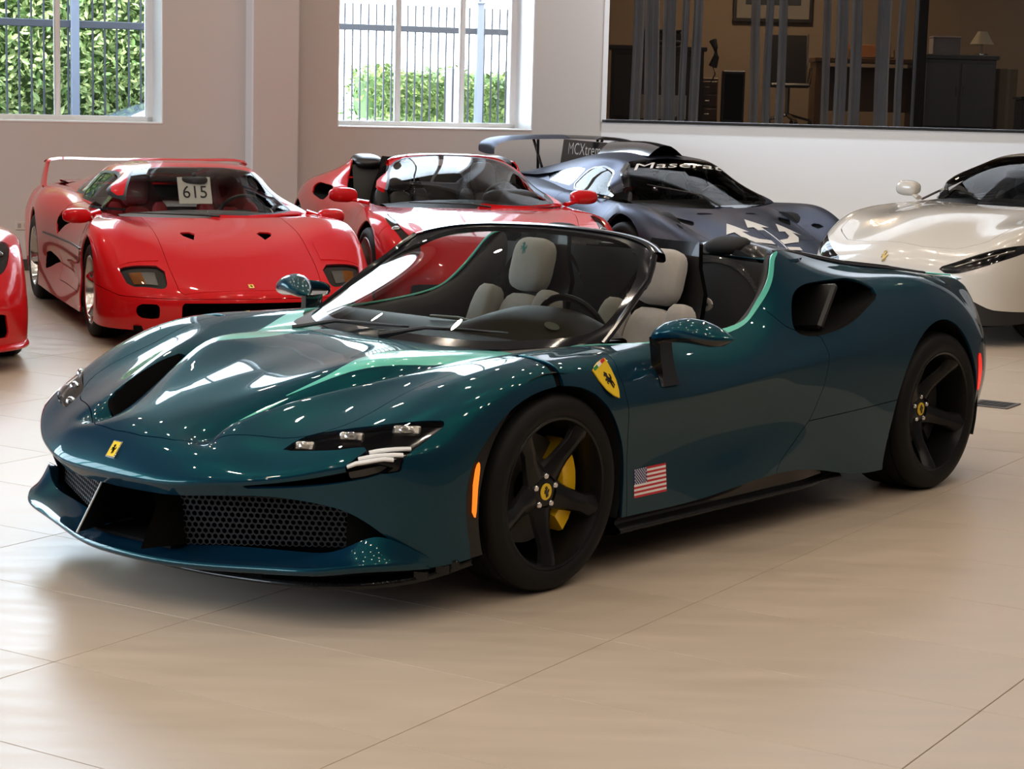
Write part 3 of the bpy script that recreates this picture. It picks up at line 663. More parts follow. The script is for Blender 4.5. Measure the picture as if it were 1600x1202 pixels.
ln = cutout(offset((base[0][:, :3], base[1]), .014), f_archf, f_archr, f_intake, f_lamp, f_open, f_slot, f_groove); obj('inner_liner', ln, M_DARK, car)
BM = (base[0][:, :3], base[1])
def onside(x, z, s=1): return hit(BM, (x, s*1.4, z), (0, -s, 0))
def ontop(x, y): return hit(BM, (x, y, 1.6), (0, 0, -1))
def onfront(y, z): return hit(BM, (1.9, y, z), (-1, 0, 0))
# ---- side intake duct
o3 = [onside(x, z)[0] for x, z in INTAKE]
lr('side_intake', (duct(o3, (-.10, -.34, -.03), .72)), M_DARK, car)
fin = xf(box((0, 0, 0), (.035, .20, .21), bev=.012), rot('y', -.55)@rot('z', -.25), (-1.83, .80, .848)); lr('intake_vane', (fin), M_PLAST, car)
fl_ = [onside(x, z)[0]+np.array([0, .001, 0]) for x, z in INTAKE]
o3 = [ontop(x, y)[0] for x, y in GROOVE]
lr('bonnet_duct', duct(o3, (-.03, 0, -.075), .9), M_DARK, car)
o3 = [(onfront(y, z) or (np.array([.95, y, z]), 0))[0] for y, z in SLOT]
lr('lamp_slot', duct(o3, (-.09, -.01, -.01), .92), M_DARK, car)
# ---- front opening: cavity, vanes, honeycomb grilles
o3 = []
for y, z in [p for p in OPEN if p[1] > .18 and p[0] > -.01]:
    h = onfront(y, z); o3.append(h[0] if h else np.array([.8, y, z]))
bot = [np.array([.62, .93, .17]), np.array([.80, .80, .17]), np.array([.92, .5, .17]), np.array([1.0, 0, .17])]
G1 = np.array(o3); G2 = G1*[1, .96, 1]+[-.05, 0, -.004]; G3 = G1*[1, .9, 1]+[-.33, 0, -.03]
roof = gmesh(np.array([G1, G2, G3])); lr('intake_roof', ((roof[0], [f[::-1] for f in roof[1]])), M_DARK, car)
obj('intake_back', box((.66, 0, .27), (.02, 1.5, .32)), M_DARK, car)
obj('intake_floor', xf(prism([(.60, -.86), (.86, -.7), (1.0, -.4), (1.06, 0), (1.0, .4), (.86, .7), (.60, .86)], .01), None, (0, 0, .15)), M_DARK, car)
for s in (1, -1):
    hw, hh = .46, .145; hm = bilin(hexmesh(hw, hh, .0105, .0032, .006), (.995, .215, .21), (.77, .74, .25), (.78, .72, .40), (.995, .19, .38), hw, hh)
    if s < 0: hm = mirror(hm)
    obj('mesh_grille', hm, mat('grille_mesh', (.006, .006, .007), .5, .0, spec=.25), car)
    va = gmesh(np.array([[(1.150, s*.165, .20), (1.052, s*.15, .372)], [(.95, s*.22, .20), (.95, s*.20, .37)], [(.75, s*.26, .2), (.75, s*.22, .36)]])); V, F = va
    obj('intake_vane', join((V, F), (V+[0, .006*s, 0], [f[::-1] for f in F])), M_PLAST if s < 0 else M_DARK, car)
    if s < 0: obj('vane_edge', tube([(1.152, s*.166, .20), (1.10, s*.158, .29), (1.054, s*.151, .37)], .0035, 6), mat('pale_edge', (.6, .6, .55), .3), car)
obj('centre_duct', join(box((.93, 0, .195), (.25, .40, .01)), box((.86, 0, .27), (.02, .46, .2))), M_DARK, car)
lr('intake_side', gmesh([[(.80, .75, .17), (.78, .74, .42)], [(.68, .84, .16), (.68, .83, .44)], [(.52, .92, .16), (.52, .91, .46)]]), M_DARK, car)
# ---- splitter
SPL = []
for y, xf_, z, xb, zb in ((0, 1.125, .170, 1.0, .20), (.2, 1.10, .168, .975, .20), (.4, 1.036, .172, .92, .21), (.6, .977, .186, .86, .218), (.74, .930, .198, .82, .240), (.84, .845, .212, .765, .290), (.90, .745, .212, .70, .268), (.935, .62, .205, .615, .22)):
    SPL.append([(xf_-.20, y*.97, z-.03), (xf_-.02, y, z-.028), (xf_, y, z-.012), (xf_-.004, y, z), ((xf_*.55+xb*.45), y, (z*.75+zb*.25)), (xb, y, zb), (xb-.05, y*.98, zb-.03)])
sp = net(SPL, 6, 4, bv=(1, 3, 5), sym=True); obj('splitter', sp, P_TEAL, car)
CL = [(1.00, 0, .112), (.985, .15, .108), (.955, .38, .110), (.89, .60, .113), (.80, .76, .118), (.63, .895, .135), (.43, .958, .172)]
G = [[(x-.16, y*.93, z+.01), (x-.01, y, z-.008), (x, y, z), (x-.006, y, z+.012), (x-.10, y*.96, z+.028)] for x, y, z in CL]
obj('carbon_lip', net(G, 5, 3, bv=(1, 3), sym=True), M_CARB, car)
for q, (x, y, z) in enumerate(((.53, .925, .155), (.50, .935, .165), (.60, .895, .143))):
    lr('lip_fin', (xf(box((0, 0, 0), (.045, .05, .035), bev=.006), rot('z', .5), (x, y, z+.01))), M_CARB, car)
# ---- headlamps
LAMPIN = offset(BM, .018); panel = keep(LAMPIN, lambda V: np.where((V[:, 0] > .3), np.minimum(sdxy(V, LAMP)+.012, V[:, 2]-.47), -1))
lrs('lamp_panel', panel, M_BLK, car)
hl = keep(BM, f_lamp); HLP = C2((.90, .555), (.82, .578), (.757, .642), (.66, .768), (.502, .906), (.545, .905), (.66, .875), (.75, .79), (.81, .72), (.86, .63), n=4)
lrs('headlamp_lens', keep(offset(BM, .002), lambda V: np.where((V[:, 2] > .5) & (V[:, 0] > .3), sdxy(V, HLP), -1)), glass('lamp_glass', (.8, .8, .8), 1.5), car)
M_LED = mat('lamp_reflector', (.30, .29, .27), .2, .8)
for s in (1, -1):
    for x, y, w in ((.845, .605, .045), (.745, .715, .055), (.62, .84, .06)):
        h = ontop(x, y); c = h[0]-h[1]*.012; R = basis(h[1]+np.array([.8, .5, 0]), (0, 0, 1))
        u = obj('lamp_unit', xf(box((0, 0, 0), (w*1.5, .034, .02), bev=.006), R, c*[1, s, 1]) if s > 0 else mirror(xf(box((0, 0, 0), (w*1.5, .034, .02), bev=.006), R, c)), M_LED, car)
        e = ell((w*.8, .03, .02), .9, 12, 8); e = xf(e, R, c+R[:, 2]*.011); obj('lamp_lens', e if s > 0 else mirror(e), glass('lamp_glass', (.8, .8, .8), 1.5), u)
    # three pale bars below the lamp, imitating reflected ceiling lights
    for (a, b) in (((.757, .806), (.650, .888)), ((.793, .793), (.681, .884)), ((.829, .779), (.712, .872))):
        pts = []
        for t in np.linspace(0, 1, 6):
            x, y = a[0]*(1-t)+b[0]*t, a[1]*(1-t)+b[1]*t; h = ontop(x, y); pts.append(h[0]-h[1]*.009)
        m = tube(pts, .0105, 8, flat=.7); obj('louvre_bar', m if s > 0 else mirror(m), mat('louvre_white', (.90, .91, .92), .3), car, label='pale bars under the headlamp imitating reflected lights')  # louvre_bar and louvre_white stand in for reflected ceiling lights
# ---- carbon arch trim with the amber side marker
trim = keep(offset(BM, .004), lambda V: np.where((np.abs(V[:, 1]) > .7) & (V[:, 0] > .15), sdxz(V, ARCH_F)+.002, -1), lambda V: np.hypot(V[:, 0]-.012, V[:, 2]-.345)-.392)
lrs('arch_trim', trim, M_CARB, car)
MARK = [(.432, .50), (.448, .47), (.463, .40), (.460, .33), (.449, .30), (.443, .34), (.447, .40), (.436, .46)]
MARK = [(.405, .508), (.424, .505), (.452, .43), (.456, .335), (.442, .295), (.421, .33), (.417, .42)]
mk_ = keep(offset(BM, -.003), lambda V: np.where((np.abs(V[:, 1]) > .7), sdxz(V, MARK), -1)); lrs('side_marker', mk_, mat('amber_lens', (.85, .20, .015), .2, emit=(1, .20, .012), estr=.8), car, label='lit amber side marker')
RMARK = [(-2.97, .585), (-3.02, .575), (-3.038, .50), (-3.028, .41), (-2.99, .40), (-2.98, .48)]
lrs('rear_marker', keep(offset(BM, -.003), lambda V: np.where((np.abs(V[:, 1]) > .7), sdxz(V, RMARK), -1)), mat('red_lens', (.7, .01, .01), .2, emit=(1, .02, .01), estr=.5), car, label='lit red rear side marker')
# ---- sills, underbody, wheel arches, diffuser
G = []
for x, zt in ((-.37, .21), (-.7, .212), (-1.0, .218), (-1.25, .25), (-1.45, .272), (-1.6, .262), (-1.75, .222), (-1.90, .19)):
    k = 1 if x > -1.7 else .98
    G.append([(x, .935*k, zt+.012), (x, .945*k, zt-.008), (x, .930*k, .175), (x, .955*k, .158), (x, .958*k, .148), (x, .93*k, .135), (x, .78, .13)])
sill = net(G, 4, 3, bv=(1, 4)); lr('side_sill', (sill), M_CARB, car)
UB = [(1.0, 0), (.93, .5), (.6, .66), (-.5, .66), (-.55, .86), (-1.9, .88), (-2.1, .66), (-3.2, .66)]; obj('underbody', xf(prism(UB[::-1]+[(x, -y) for x, y in UB[1:]], .03), None, (0, 0, .125)), M_DARK, car)
arch_liner(car, .03, .345, .415, .945, .60); arch_liner(car, -2.6, .35, .425, .96, .60)
obj('diffuser', box((-3.2, 0, .28), (.35, 1.5, .2), bev=.03), M_PLAST, car)
# ---- wheels
M_RIM = mat('satin_black_rim', (.007, .007, .008), .3, .2, spec=.35)
YC = mat('caliper_yellow', (.90, .55, .01), .3, coat=.6)
RW = dict(rim_mat=M_RIM, wid=[.052, .036, .031, .043], dep=[-.055, -.045, -.022, -.012], cal=YC)
for s in (1, -1):
    wheel(car, (0, s*.967, .343), .343, .258, .255, s, phase=127 if s > 0 else 53, cal_at=180 if s > 0 else 0, **RW)
    wheel(car, (-2.65, s*.978, .3485), .3485, .258, .315, s, phase=127 if s > 0 else 53, cal_at=180 if s > 0 else 0, **{**RW, 'dep': [-.10, -.085, -.045, -.012], 'cal': mat('caliper_dark', (.02, .02, .02), .4)})
# ---- badges and the flag
h = onside(-.272, .708); badge(car, h[0]+h[1]*.001, h[1], (.35, 0, 1), .105)
h = onside(-.272, .708, -1); badge(car, h[0]+h[1]*.001, h[1], (.35, 0, 1), .105)
h = ontop(1.119, -.006); badge(car, h[0], h[1], (-1, 0, .3), .062, 'plate')
fw, fh = .197, .104; X0, Z0 = -.444, .3685
def fplace(u, v): return (X0-u, 1.3, Z0+v)
def fl_box(u0, v0, u1, v1, nx=6): return gmesh(np.array([[(u0+(u1-u0)*i/nx, v0), (u0+(u1-u0)*i/nx, v1)] for i in range(nx+1)]))
def fdrape(m, lift): 
    V, F = drape(m, BM, None, (0, -1, 0), fplace, lift); return V, F
fr, fw_ = [], []
for k in range(13): (fr if k % 2 == 0 else fw_).append(fl_box(.40*fw if k < 7 else 0, -(k+1)*fh/13, fw, -k*fh/13))
fo = obj('flag_decal', fdrape(join(*fr), .0012), mat('flag_red', (.55, .015, .03), .35), car, label='american flag decal on the door')
obj('white_stripes', fdrape(join(*fw_), .0012), mat('flag_white', (.85, .85, .85), .35), fo)
obj('canton', fdrape(fl_box(0, -7*fh/13, .40*fw, 0), .0012), mat('flag_blue', (.015, .03, .16), .35), fo)
st = []
for r in range(9):
    for c in range(6 if r % 2 == 0 else 5):
        cx = .40*fw*((c+.5)/6 if r % 2 == 0 else (c+1)/6); cy = -7*fh/13*(r+.5)/9
        P = [((.0043 if i % 2 == 0 else .0018)*math.sin(i*math.pi/5)+cx, (.0043 if i % 2 == 0 else .0018)*math.cos(i*math.pi/5)+cy) for i in range(10)]
        st.append((np.array(P), [tuple(range(10))]))
obj('stars', fdrape(join(*st), .0018), mat('flag_white', (.85, .85, .85), .35), fo, kind='stuff')
# ---- windscreen with its black surround and frame
WSR = [
 [(-.20, 0, .757), (-.21, .25, .757), (-.27, .47, .766), (-.37, .64, .785), (-.515, .735, .793)],
 [(-.50, 0, .905), (-.51, .24, .902), (-.55, .46, .895), (-.61, .62, .89), (-.685, .712, .90)],
 [(-.79, 0, 1.04), (-.80, .23, 1.036), (-.82, .44, 1.022), (-.845, .595, 1.005), (-.855, .678, 1.00)],
 [(-1.00, 0, 1.125), (-1.0, .21, 1.121), (-.99, .42, 1.107), (-.965, .565, 1.082), (-.93, .640, 1.06)],
 [(-1.09, 0, 1.158), (-1.085, .21, 1.154), (-1.065, .41, 1.141), (-1.02, .545, 1.118), (-.965, .622, 1.092)],
]
ws = net([[r[i] for r in WSR] for i in range(5)], 8, 8, sym=True, fair=12)
if normals(ws)[len(ws[0])//2][2] < 0: ws = (ws[0], ws[1][::1] and [f[::-1] for f in ws[1]])
ws = withn(ws)
GLS = [[(-.255, 0), (-.265, .25), (-.325, .46), (-.43, .625), (-.56, .69), (-.70, .672), (-.83, .635), (-.93, .575), (-1.02, .45), (-1.055, .2), (-1.06, 0)]]
gp = np.concatenate([curve(GLS[0], 5), [(-1.1, -.3), (-.2, -.3)]]); 
gp = np.array([p for p in np.concatenate([curve(GLS[0], 5), np.array([(-1.06, -.2), (-.255, -.2)])])])
fg = lambda V: sdxy(V, gp)
wsg = keep(ws, fg); wsf = cutout(ws, fg)
obj('windscreen', wsg, G_WS, car); obj('windscreen_surround', lip(wsf, .02), M_BLK, car)
inn = offset((wsf[0][:, :3], wsf[1]), .02); obj('pillar_lining', inn, M_PLAST, car)
hd = [np.array(p) for p in [(-1.09, 0, 1.158), (-1.085, .21, 1.154), (-1.065, .41, 1.141), (-1.02, .545, 1.118), (-.965, .622, 1.092)]]
G = [[p+[.01, 0, .002], p+[-.03, 0, .008], p+[-.075, 0, -.004], p+[-.08, 0, -.03], p+[-.02, 0, -.03]] for p in hd]
obj('header_rail', net(G, 6, 3, bv=(2,), sym=True), M_BLK, car)
pil = [(-.515, .738, .793), (-.60, .728, .845), (-.685, .715, .90), (-.77, .70, .952), (-.855, .682, 1.00), (-.91, .658, 1.045), (-.965, .626, 1.088)]
lr('pillar_seal', tube(pil, [.012]*7, 8), M_BLK, car)
# wipers
for a, b in (((-.33, -.10, .80), (-.36, .42, .815)), ((-.26, -.50, .795), (-.30, -.03, .80))):
    obj('wiper', tube([np.array(a)+[.12, .0, -.03], np.array(a)*.7+np.array(b)*.3+[.035, 0, .0], b], [.010, .008, .004], 6), M_PLAST, car)
obj('washer_sticker', xf(prism([(.034*math.cos(a), .02*math.sin(a)) for a in np.linspace(0, 6.28, 20, endpoint=False)], .001), basis((.42, .25, .87), (-1, 0, 0)), (-.475, .53, .843)), mat('pale_sticker', (.35, .38, .35), .5), car)
# ---- cabin
M_FAB = mat('grey_suede', (.46, .44, .42), .9, sheen=.4, noise=(40, .5, (.40, .385, .37))); M_CAB = mat('cabin_trim', (.016, .016, .017), .6); M_TAN = mat('dash_top', (.045, .038, .03), .5)
tub = sweep([[(x, 0, zf), (x, .45, zf), (x, .66, zf+.05), (x+.0, yb-.06, .60), (x, yb-.012, zb-.012)] for x, zf, yb, zb in ((-.42, .40, .735, .80), (-.60, .30, .77, .793), (-.85, .25, .80, .792), (-1.25, .25, .82, .82), (-1.42, .28, .80, .885), (-1.50, .40, .785, .96), (-1.55, .55, .76, 1.02))], sym=True) if False else None
T = []
for x, zf, yb, zb in ((-.42, .42, .72, .775), (-.62, .30, .77, .785), (-.85, .25, .80, .784), (-1.10, .25, .813, .80), (-1.25, .25, .82, .815), (-1.42, .27, .80, .885), (-1.54, .30, .775, .985), (-1.63, .34, .73, 1.075)):
    T.append([(x, yb-.004, zb-.006), (x, yb-.035, zb-.015), (x, yb-.07, (zb*.6+zf*.4)), (x, yb-.10, zf+.06), (x, .30, zf), (x, 0, zf)])
t_ = net(T, 4, 3); obj('cabin_tub', both(t_), M_CAB, car)
lr('door_card', net([[(x, y, z) for x, y, z in r] for r in [[(-.5, .70, .70), (-.5, .685, .55), (-.5, .68, .40)], [(-.9, .75, .73), (-.9, .70, .58), (-.9, .69, .40)], [(-1.3, .76, .76), (-1.3, .71, .6), (-1.3, .7, .4)]]], 4, 4), M_PLAST, car)
bk = net([[(-1.54, y, .30), (-1.56, y, .6), (-1.60, y, .86), (-1.63, y, 1.045-.02*abs(y))] for y in np.linspace(-.74, .74, 7)], 3, 3); obj('rear_bulkhead', bk, M_CAB, car)
# dashboard and instrument hood
D_ = [[(-.22, y, .752+.02*(abs(y) > .5)), (-.40, y, .785), (-.58, y, .80), (-.68, y, .775), (-.70, y, .66), (-.62, y, .45)] for y in (0, .25, .5, .66, .735)]
obj('dashboard', net(D_, 4, 4, sym=True), M_TAN, car)
B_ = []
for y, h in ((.02, .0), (.12, .045), (.24, .078), (.36, .085), (.48, .078), (.60, .045), (.70, .0)):
    B_.append([(-.40, y, .782), (-.50, y, .80+h*.65), (-.60, y, .80+h), (-.70, y, .795+h*.95), (-.715, y, .77+h*.6), (-.70, y, .70)])
obj('instrument_hood', net(B_, 4, 4), mat('dash_hood', (.075, .062, .045), .45), car)
steering(car, (-.80, .37, .775), .35, .165)
lr('dash_accent', tube([(-.62, .03, .80), (-.60, -.05, .812), (-.56, -.16, .812)], .006, 6), mat('pale_accent', (.55, .62, .58), .3), car)
for y in (.345, -.345):
    seat = seat_parts(car, -1.20, y, .30, M_FAB, M_CARB, rec=.30)
    hh = np.array(HORSE)*.028; 
    obj('stitched_emblem', xf(prism(hh, .002), basis((.95, 0, .3), (0, 0, 1)), (.0-.142, 0, .735)), mat('teal_stitch', (.05, .25, .24), .7), seat, smooth=False)
    obj('edge_piping', tube([(-.045-.30*t*.86+.06, .255*(1-.45*t), t*.80) for t in np.linspace(.1, 1, 8)], .008, 6), M_STRIPE, seat) if False else None
obj('belt_loop', tube([(-1.50+.0*c, .50+.025*math.cos(c), .855+.018*math.sin(c)) for c in np.linspace(0, 6.28, 17)], .006, 6, cap=False, flat=2.), mat('belt_guide', (.55, .53, .5), .6), car)
# ---- black roll-hoop fairings behind the seats, wind deflector, rear deck
FA = []
for x, z0, h in ((-1.60, .86, .155), (-1.64, .93, .150), (-1.70, 1.0, .105), (-1.85, 1.0, .092), (-2.05, .985, .075), (-2.3, .965, .045), (-2.55, .945, .012)):
    FA.append([(x, .22, z0), (x-.01, .28, z0+h*.62), (x-.02, .38, z0+h*.97), (x-.02, .50, z0+h), (x-.01, .61, z0+h*.72), (x, .70, z0+h*.1)])
lr('headrest_fairing', net(FA, 5, 5), M_CARB, car)
FC = [[(-1.585-.06*t, y, .62+.46*t-.10*(abs(y-.5)/.22)**2*t) for t in (0, .35, .7, 1)] for y in np.linspace(.28, .73, 7)]
lr('fairing_trim', net(FC, 4, 4), mat('black_leather', (.008, .0085, .010), .7, spec=.2), car)
lr('fairing_cap', xf(ell((.15, .19, .06), .7), rot('y', .25), (-1.70, .46, 1.085)), mat('black_leather', (.008, .0085, .010), .7, spec=.2), car)
obj('wind_deflector', gmesh(np.array([[(-1.66, y, .98), (-1.665, y, 1.045)] for y in np.linspace(-.26, .26, 7)])), G_SMOKE, car)
DK = []
for x, ye, z in ((-1.66, .70, 1.045), (-1.95, .675, 1.035), (-2.35, .645, .975), (-2.75, .635, .935), (-3.15, .615, .892), (-3.40, .575, .868), (-3.52, .30, .858)):
    DK.append([(x, 0, z-.035), (x, ye*.35, z-.03), (x, ye*.7, z-.02), (x, ye*.93, z-.012), (x, ye+.004, z+.004)])
dk = net(DK[:-1], 6, 4, sym=True); dk = withn((dk[0], dk[1] if normals(dk)[len(dk[0])//2][2] > 0 else [f[::-1] for f in dk[1]]))
fe = lambda V: sdxy(V, [(-1.72, -.1), (-1.72, .50), (-2.3, .52), (-2.95, .50), (-3.1, .40), (-3.1, -.1)])
obj('engine_cover', lip(keep(dk, fe)), M_BLK, car); obj('rear_deck', lip(cutout(dk, fe)), P_TEAL, car)
for k in range(6): obj('engine_louvre', box((-2.45-.10*k, 0, .945-.014*k), (.05, .62-.03*k, .012), rot('y', .25), bev=.004), M_PLAST, car)
lr('deck_vent', tube([(-1.80, .585, 1.045), (-2.2, .565, .995), (-2.7, .555, .948), (-3.0, .55, .918)], [.012, .022, .022, .008], 8, flat=.4), M_BLK, car)
lr('deck_edge_trim', tube([np.array(q)+[0, -.022, .004] for q in ((-1.66, .715, 1.072), (-1.95, .68, 1.045), (-2.35, .65, .985), (-2.75, .64, .945), (-3.12, .62, .905))], [.014, .02, .022, .02, .01], 8, flat=.7), M_BLK, car)
obj('tail_spoiler', net([[(-3.28, y, .883-.02*(abs(y)/.6)**2), (-3.42, y, .890-.02*(abs(y)/.6)**2), (-3.53+.22*(abs(y)/.66)**3, y, .885-.025*(abs(y)/.66)**2), (-3.52+.22*(abs(y)/.66)**3, y, .86-.025*(abs(y)/.66)**2)] for y in np.linspace(-.64, .64, 9)], 4, 3, bv=(2,)), M_CARB, car)
lr('deck_stripe', tube([(-3.05, .24, .909), (-3.2, .28, .900), (-3.3, .40, .893), (-3.42, .58, .880), (-3.36, .64, .866)], .008, 6, flat=.5), M_STRIPE, car)
# ---- mirrors
mc = []
for t, r in zip(np.linspace(0, 1, 9), (.02, .62, .86, .97, 1, .97, .86, .60, .02)):
    y = .89+.29*t; zc = .828+.028*math.sin(math.pi*min(1, t*1.2))+.012*t; rx = .085*r; rz = .046*r; xo = -.60-.11*t
    mc.append([(xo+rx*math.cos(a)*(1. if math.cos(a) > 0 else .8), y, zc+rz*math.sin(a)) for a in np.linspace(0, 2*math.pi, 18, endpoint=False)])
mm = gmesh(np.array(mc), True); mz = np.array([np.interp(v[1], [.89, .98, 1.08, 1.18], [.822, .838, .842, .832]) for v in mm[0]])
cap = clip(mm, mm[0][:, 2]-mz); lo = clip(mm, mz-mm[0][:, 2])
for s, m1, m2 in ((1, cap, lo), (-1, mirror(cap), mirror(lo))):
    mo = obj('door_mirror', m1, P_TEAL, car); obj('mirror_base', m2, M_BLK, mo)
    st = net([[(x, y+s*0, z) for x, y, z in r] for r in [
        [(-.585, .895, .83), (-.635, .885, .83), (-.685, .895, .83), (-.67, .935, .82), (-.60, .935, .82)],
        [(-.59, .900, .77), (-.635, .890, .77), (-.685, .90, .77), (-.675, .938, .77), (-.60, .938, .77)],
        [(-.585, .915, .70), (-.635, .905, .70), (-.69, .915, .70), (-.68, .952, .70), (-.60, .952, .70)],
        [(-.575, .935, .655), (-.635, .925, .655), (-.70, .935, .655), (-.69, .965, .655), (-.59, .965, .655)]]], 3, 1)
    V, F = st; n = 5; G_ = V.reshape(-1, n, 3); st = gmesh(G_, True)
    obj('mirror_stalk', st if s > 0 else mirror(st), M_BLK, mo, sharp=60)
    obj('mirror_glass', xf(ell((.006, .22, .07), .7), rot('z', s*-.35), (-.735, s*1.04, .84)), mat('mirror_silver', (.8, .8, .82), .02, 1.), mo)
F4 = [
 [(-.30,0,.772),(.1,0,.688),(.45,0,.573),(.80,0,.425),(.915,0,.372),(.95,0,.33),(.955,0,.26),(.95,0,.20),(.93,0,.13)],
 [(-.32,.3,.773),(.1,.3,.697),(.45,.3,.583),(.78,.3,.436),(.895,.3,.376),(.93,.3,.33),(.935,.3,.26),(.93,.3,.2),(.91,.3,.13)],
 [(-.38,.52,.775),(.1,.52,.715),(.40,.52,.615),(.72,.52,.465),(.845,.53,.385),(.885,.54,.33),(.89,.54,.26),(.885,.54,.2),(.865,.54,.13)],
 [(-.43,.62,.777),(.05,.70,.762),(.35,.74,.652),(.58,.76,.51),(.69,.775,.41),(.735,.79,.335),(.74,.795,.26),(.735,.795,.2),(.72,.79,.13)],
 [(-.46,.65,.78),(0,.79,.772),(.22,.85,.70),(.38,.88,.585),(.48,.90,.46),(.525,.91,.37),(.535,.915,.28),(.53,.915,.2),(.50,.91,.13)],
 [(-.50,.67,.785),(-.1,.84,.773),(.08,.89,.73),(.2,.915,.64),(.27,.925,.52),(.30,.93,.40),(.31,.93,.30),(.3,.93,.22),(.28,.925,.14)],
 [(-.58,.69,.79),(-.22,.83,.778),(-.06,.89,.74),(0,.925,.65),(0,.935,.55),(0,.935,.42),(0,.935,.32),(0,.93,.22),(0,.925,.14)],
 [(-.72,.71,.795),(-.50,.79,.775),(-.42,.84,.72),(-.40,.88,.64),(-.39,.90,.55),(-.38,.90,.44),(-.37,.90,.34),(-.36,.915,.24),(-.35,.92,.13)],
 [(-1.0,.72,.81),(-.95,.79,.77),(-.92,.84,.70),(-.91,.87,.62),(-.9,.88,.54),(-.9,.875,.44),(-.9,.86,.34),(-.9,.90,.24),(-.9,.93,.13)],
 [(-1.4,.72,.83),(-1.42,.80,.81),(-1.45,.86,.74),(-1.46,.89,.65),(-1.47,.90,.56),(-1.48,.89,.45),(-1.48,.87,.35),(-1.48,.91,.24),(-1.48,.94,.13)],
 [(-1.7,.70,.86),(-1.8,.80,.865),(-1.9,.88,.80),(-1.98,.93,.71),(-2.02,.95,.6),(-2.05,.955,.5),(-2.06,.955,.38),(-2.06,.955,.26),(-2.05,.95,.14)],
 [(-2.2,.68,.88),(-2.3,.80,.885),(-2.38,.88,.84),(-2.43,.93,.76),(-2.45,.952,.66),(-2.45,.957,.55),(-2.45,.957,.4),(-2.45,.957,.28),(-2.45,.955,.15)],
 [(-2.8,.68,.875),(-2.83,.78,.875),(-2.86,.845,.83),(-2.88,.89,.75),(-2.89,.918,.65),(-2.9,.922,.54),(-2.9,.922,.42),(-2.9,.918,.3),(-2.89,.91,.17)],
 [(-3.25,.65,.86),(-3.28,.71,.86),(-3.30,.77,.82),(-3.31,.81,.75),(-3.32,.84,.65),(-3.32,.845,.54),(-3.31,.845,.42),(-3.30,.84,.3),(-3.27,.82,.2)],
 [(-3.36,.3,.86),(-3.38,.3,.855),(-3.40,.3,.81),(-3.41,.3,.74),(-3.42,.3,.65),(-3.42,.3,.54),(-3.4,.3,.42),(-3.38,.3,.3),(-3.33,.3,.2)],
 [(-3.38,0,.86),(-3.40,0,.855),(-3.42,0,.81),(-3.43,0,.74),(-3.44,0,.65),(-3.44,0,.54),(-3.42,0,.42),(-3.4,0,.3),(-3.35,0,.2)],
]
F4C = [
 [(-.34,0,.770),(-.36,.3,.772),(-.40,.5,.774),(-.47,.655,.777),(-.50,.68,.78)],
 [(-.68,0,.928),(-.69,.28,.926),(-.72,.46,.918),(-.76,.585,.90),(-.80,.70,.80)],
 [(-1.0,0,1.073),(-1.0,.25,1.070),(-1.01,.42,1.06),(-1.03,.505,1.03),(-1.05,.72,.81)],
 [(-1.25,0,1.118),(-1.25,.25,1.115),(-1.25,.42,1.10),(-1.27,.51,1.065),(-1.30,.725,.825)],
 [(-1.6,0,1.118),(-1.6,.25,1.115),(-1.6,.42,1.10),(-1.58,.52,1.06),(-1.55,.725,.84)],
 [(-2.0,0,1.08),(-2.0,.25,1.075),(-2.0,.42,1.055),(-1.95,.53,1.0),(-1.85,.72,.865)],
 [(-2.8,0,.95),(-2.8,.25,.945),(-2.8,.42,.93),(-2.75,.53,.91),(-2.7,.66,.88)],
]
# ================================================================ red wedge coupe with the tall rear wing
P_RED = mat('rosso_paint', (.58, .008, .011), .3, 0., 1., spec=.06)
car = thing('sports_car', 'red angular sports coupe with tall rear wing and 615 card behind its windscreen', 'car', (-2.002, 13.627, 0), -1.203)
sh = shell_of(F4); BM = (sh[0][:, :3], sh[1])
ontop = lambda x, y: hit(BM, (x, y, 1.6), (0, 0, -1)); onside = lambda x, z, s=1: hit(BM, (x, s*1.5, z), (0, -s, 0)); onfront = lambda y, z: hit(BM, (1.9, y, z), (-1, 0, 0))
def circ(x, z, r, r2=None, a0=0): return [(x+r*math.cos(a), z+(r2 or r)*math.sin(a)) for a in np.linspace(0, 2*math.pi, 40, endpoint=False)]
A1, A2 = circ(0, .33, .355), circ(-2.45, .345, .375)
NACA = [(.06, .20), (.06, .325), (.16, .30), (.24, .282), (.315, .268), (.25, .25), (.16, .228)]
LAMP4 = [(.604, .522), (.564, .802), (.700, .768), (.715, .76), (.835, .545), (.832, .536)]
SC1 = C2((-1.50, .735), (-1.30, .74), (-1.02, .715), (-1.08, .69), (-1.30, .64), (-1.52, .585), n=3); SC2 = C2((-1.83, .43), (-1.70, .425), (-1.48, .375), (-1.50, .365), (-1.68, .33), (-1.85, .29), n=3)
MOUTH = [(0, .312), (.46, .312), (.465, .19), (0, .19), (-.2, .19), (-.2, .312)]; DUC = [(.595, .305), (.735, .30), (.735, .212), (.595, .202)]
holes = [inxz(A1), inxz(A2), inxy(NACA, .55), inxy(LAMP4, .38), inxz(SC1), inxz(SC2), inyz(MOUTH, .6), inyz(DUC, .6)]
s2 = cutout(sh, *holes)
FRONT = [(-.5, .80), (-.49, .78), (-.44, .70), (-.42, .6), (-.42, .05), (1.2, .05), (1.2, .80)]
SPLIT = lambda V: np.interp(np.abs(V[:, 1]), [0, .5, .82, .95], [.337, .337, .345, .40])-V[:, 2]-np.where(V[:, 0] < .3, 9, 0)
def split2(m, f, g=.002):
    d = f(m[0]); return clip(m, d-g), clip(m, -d-g)
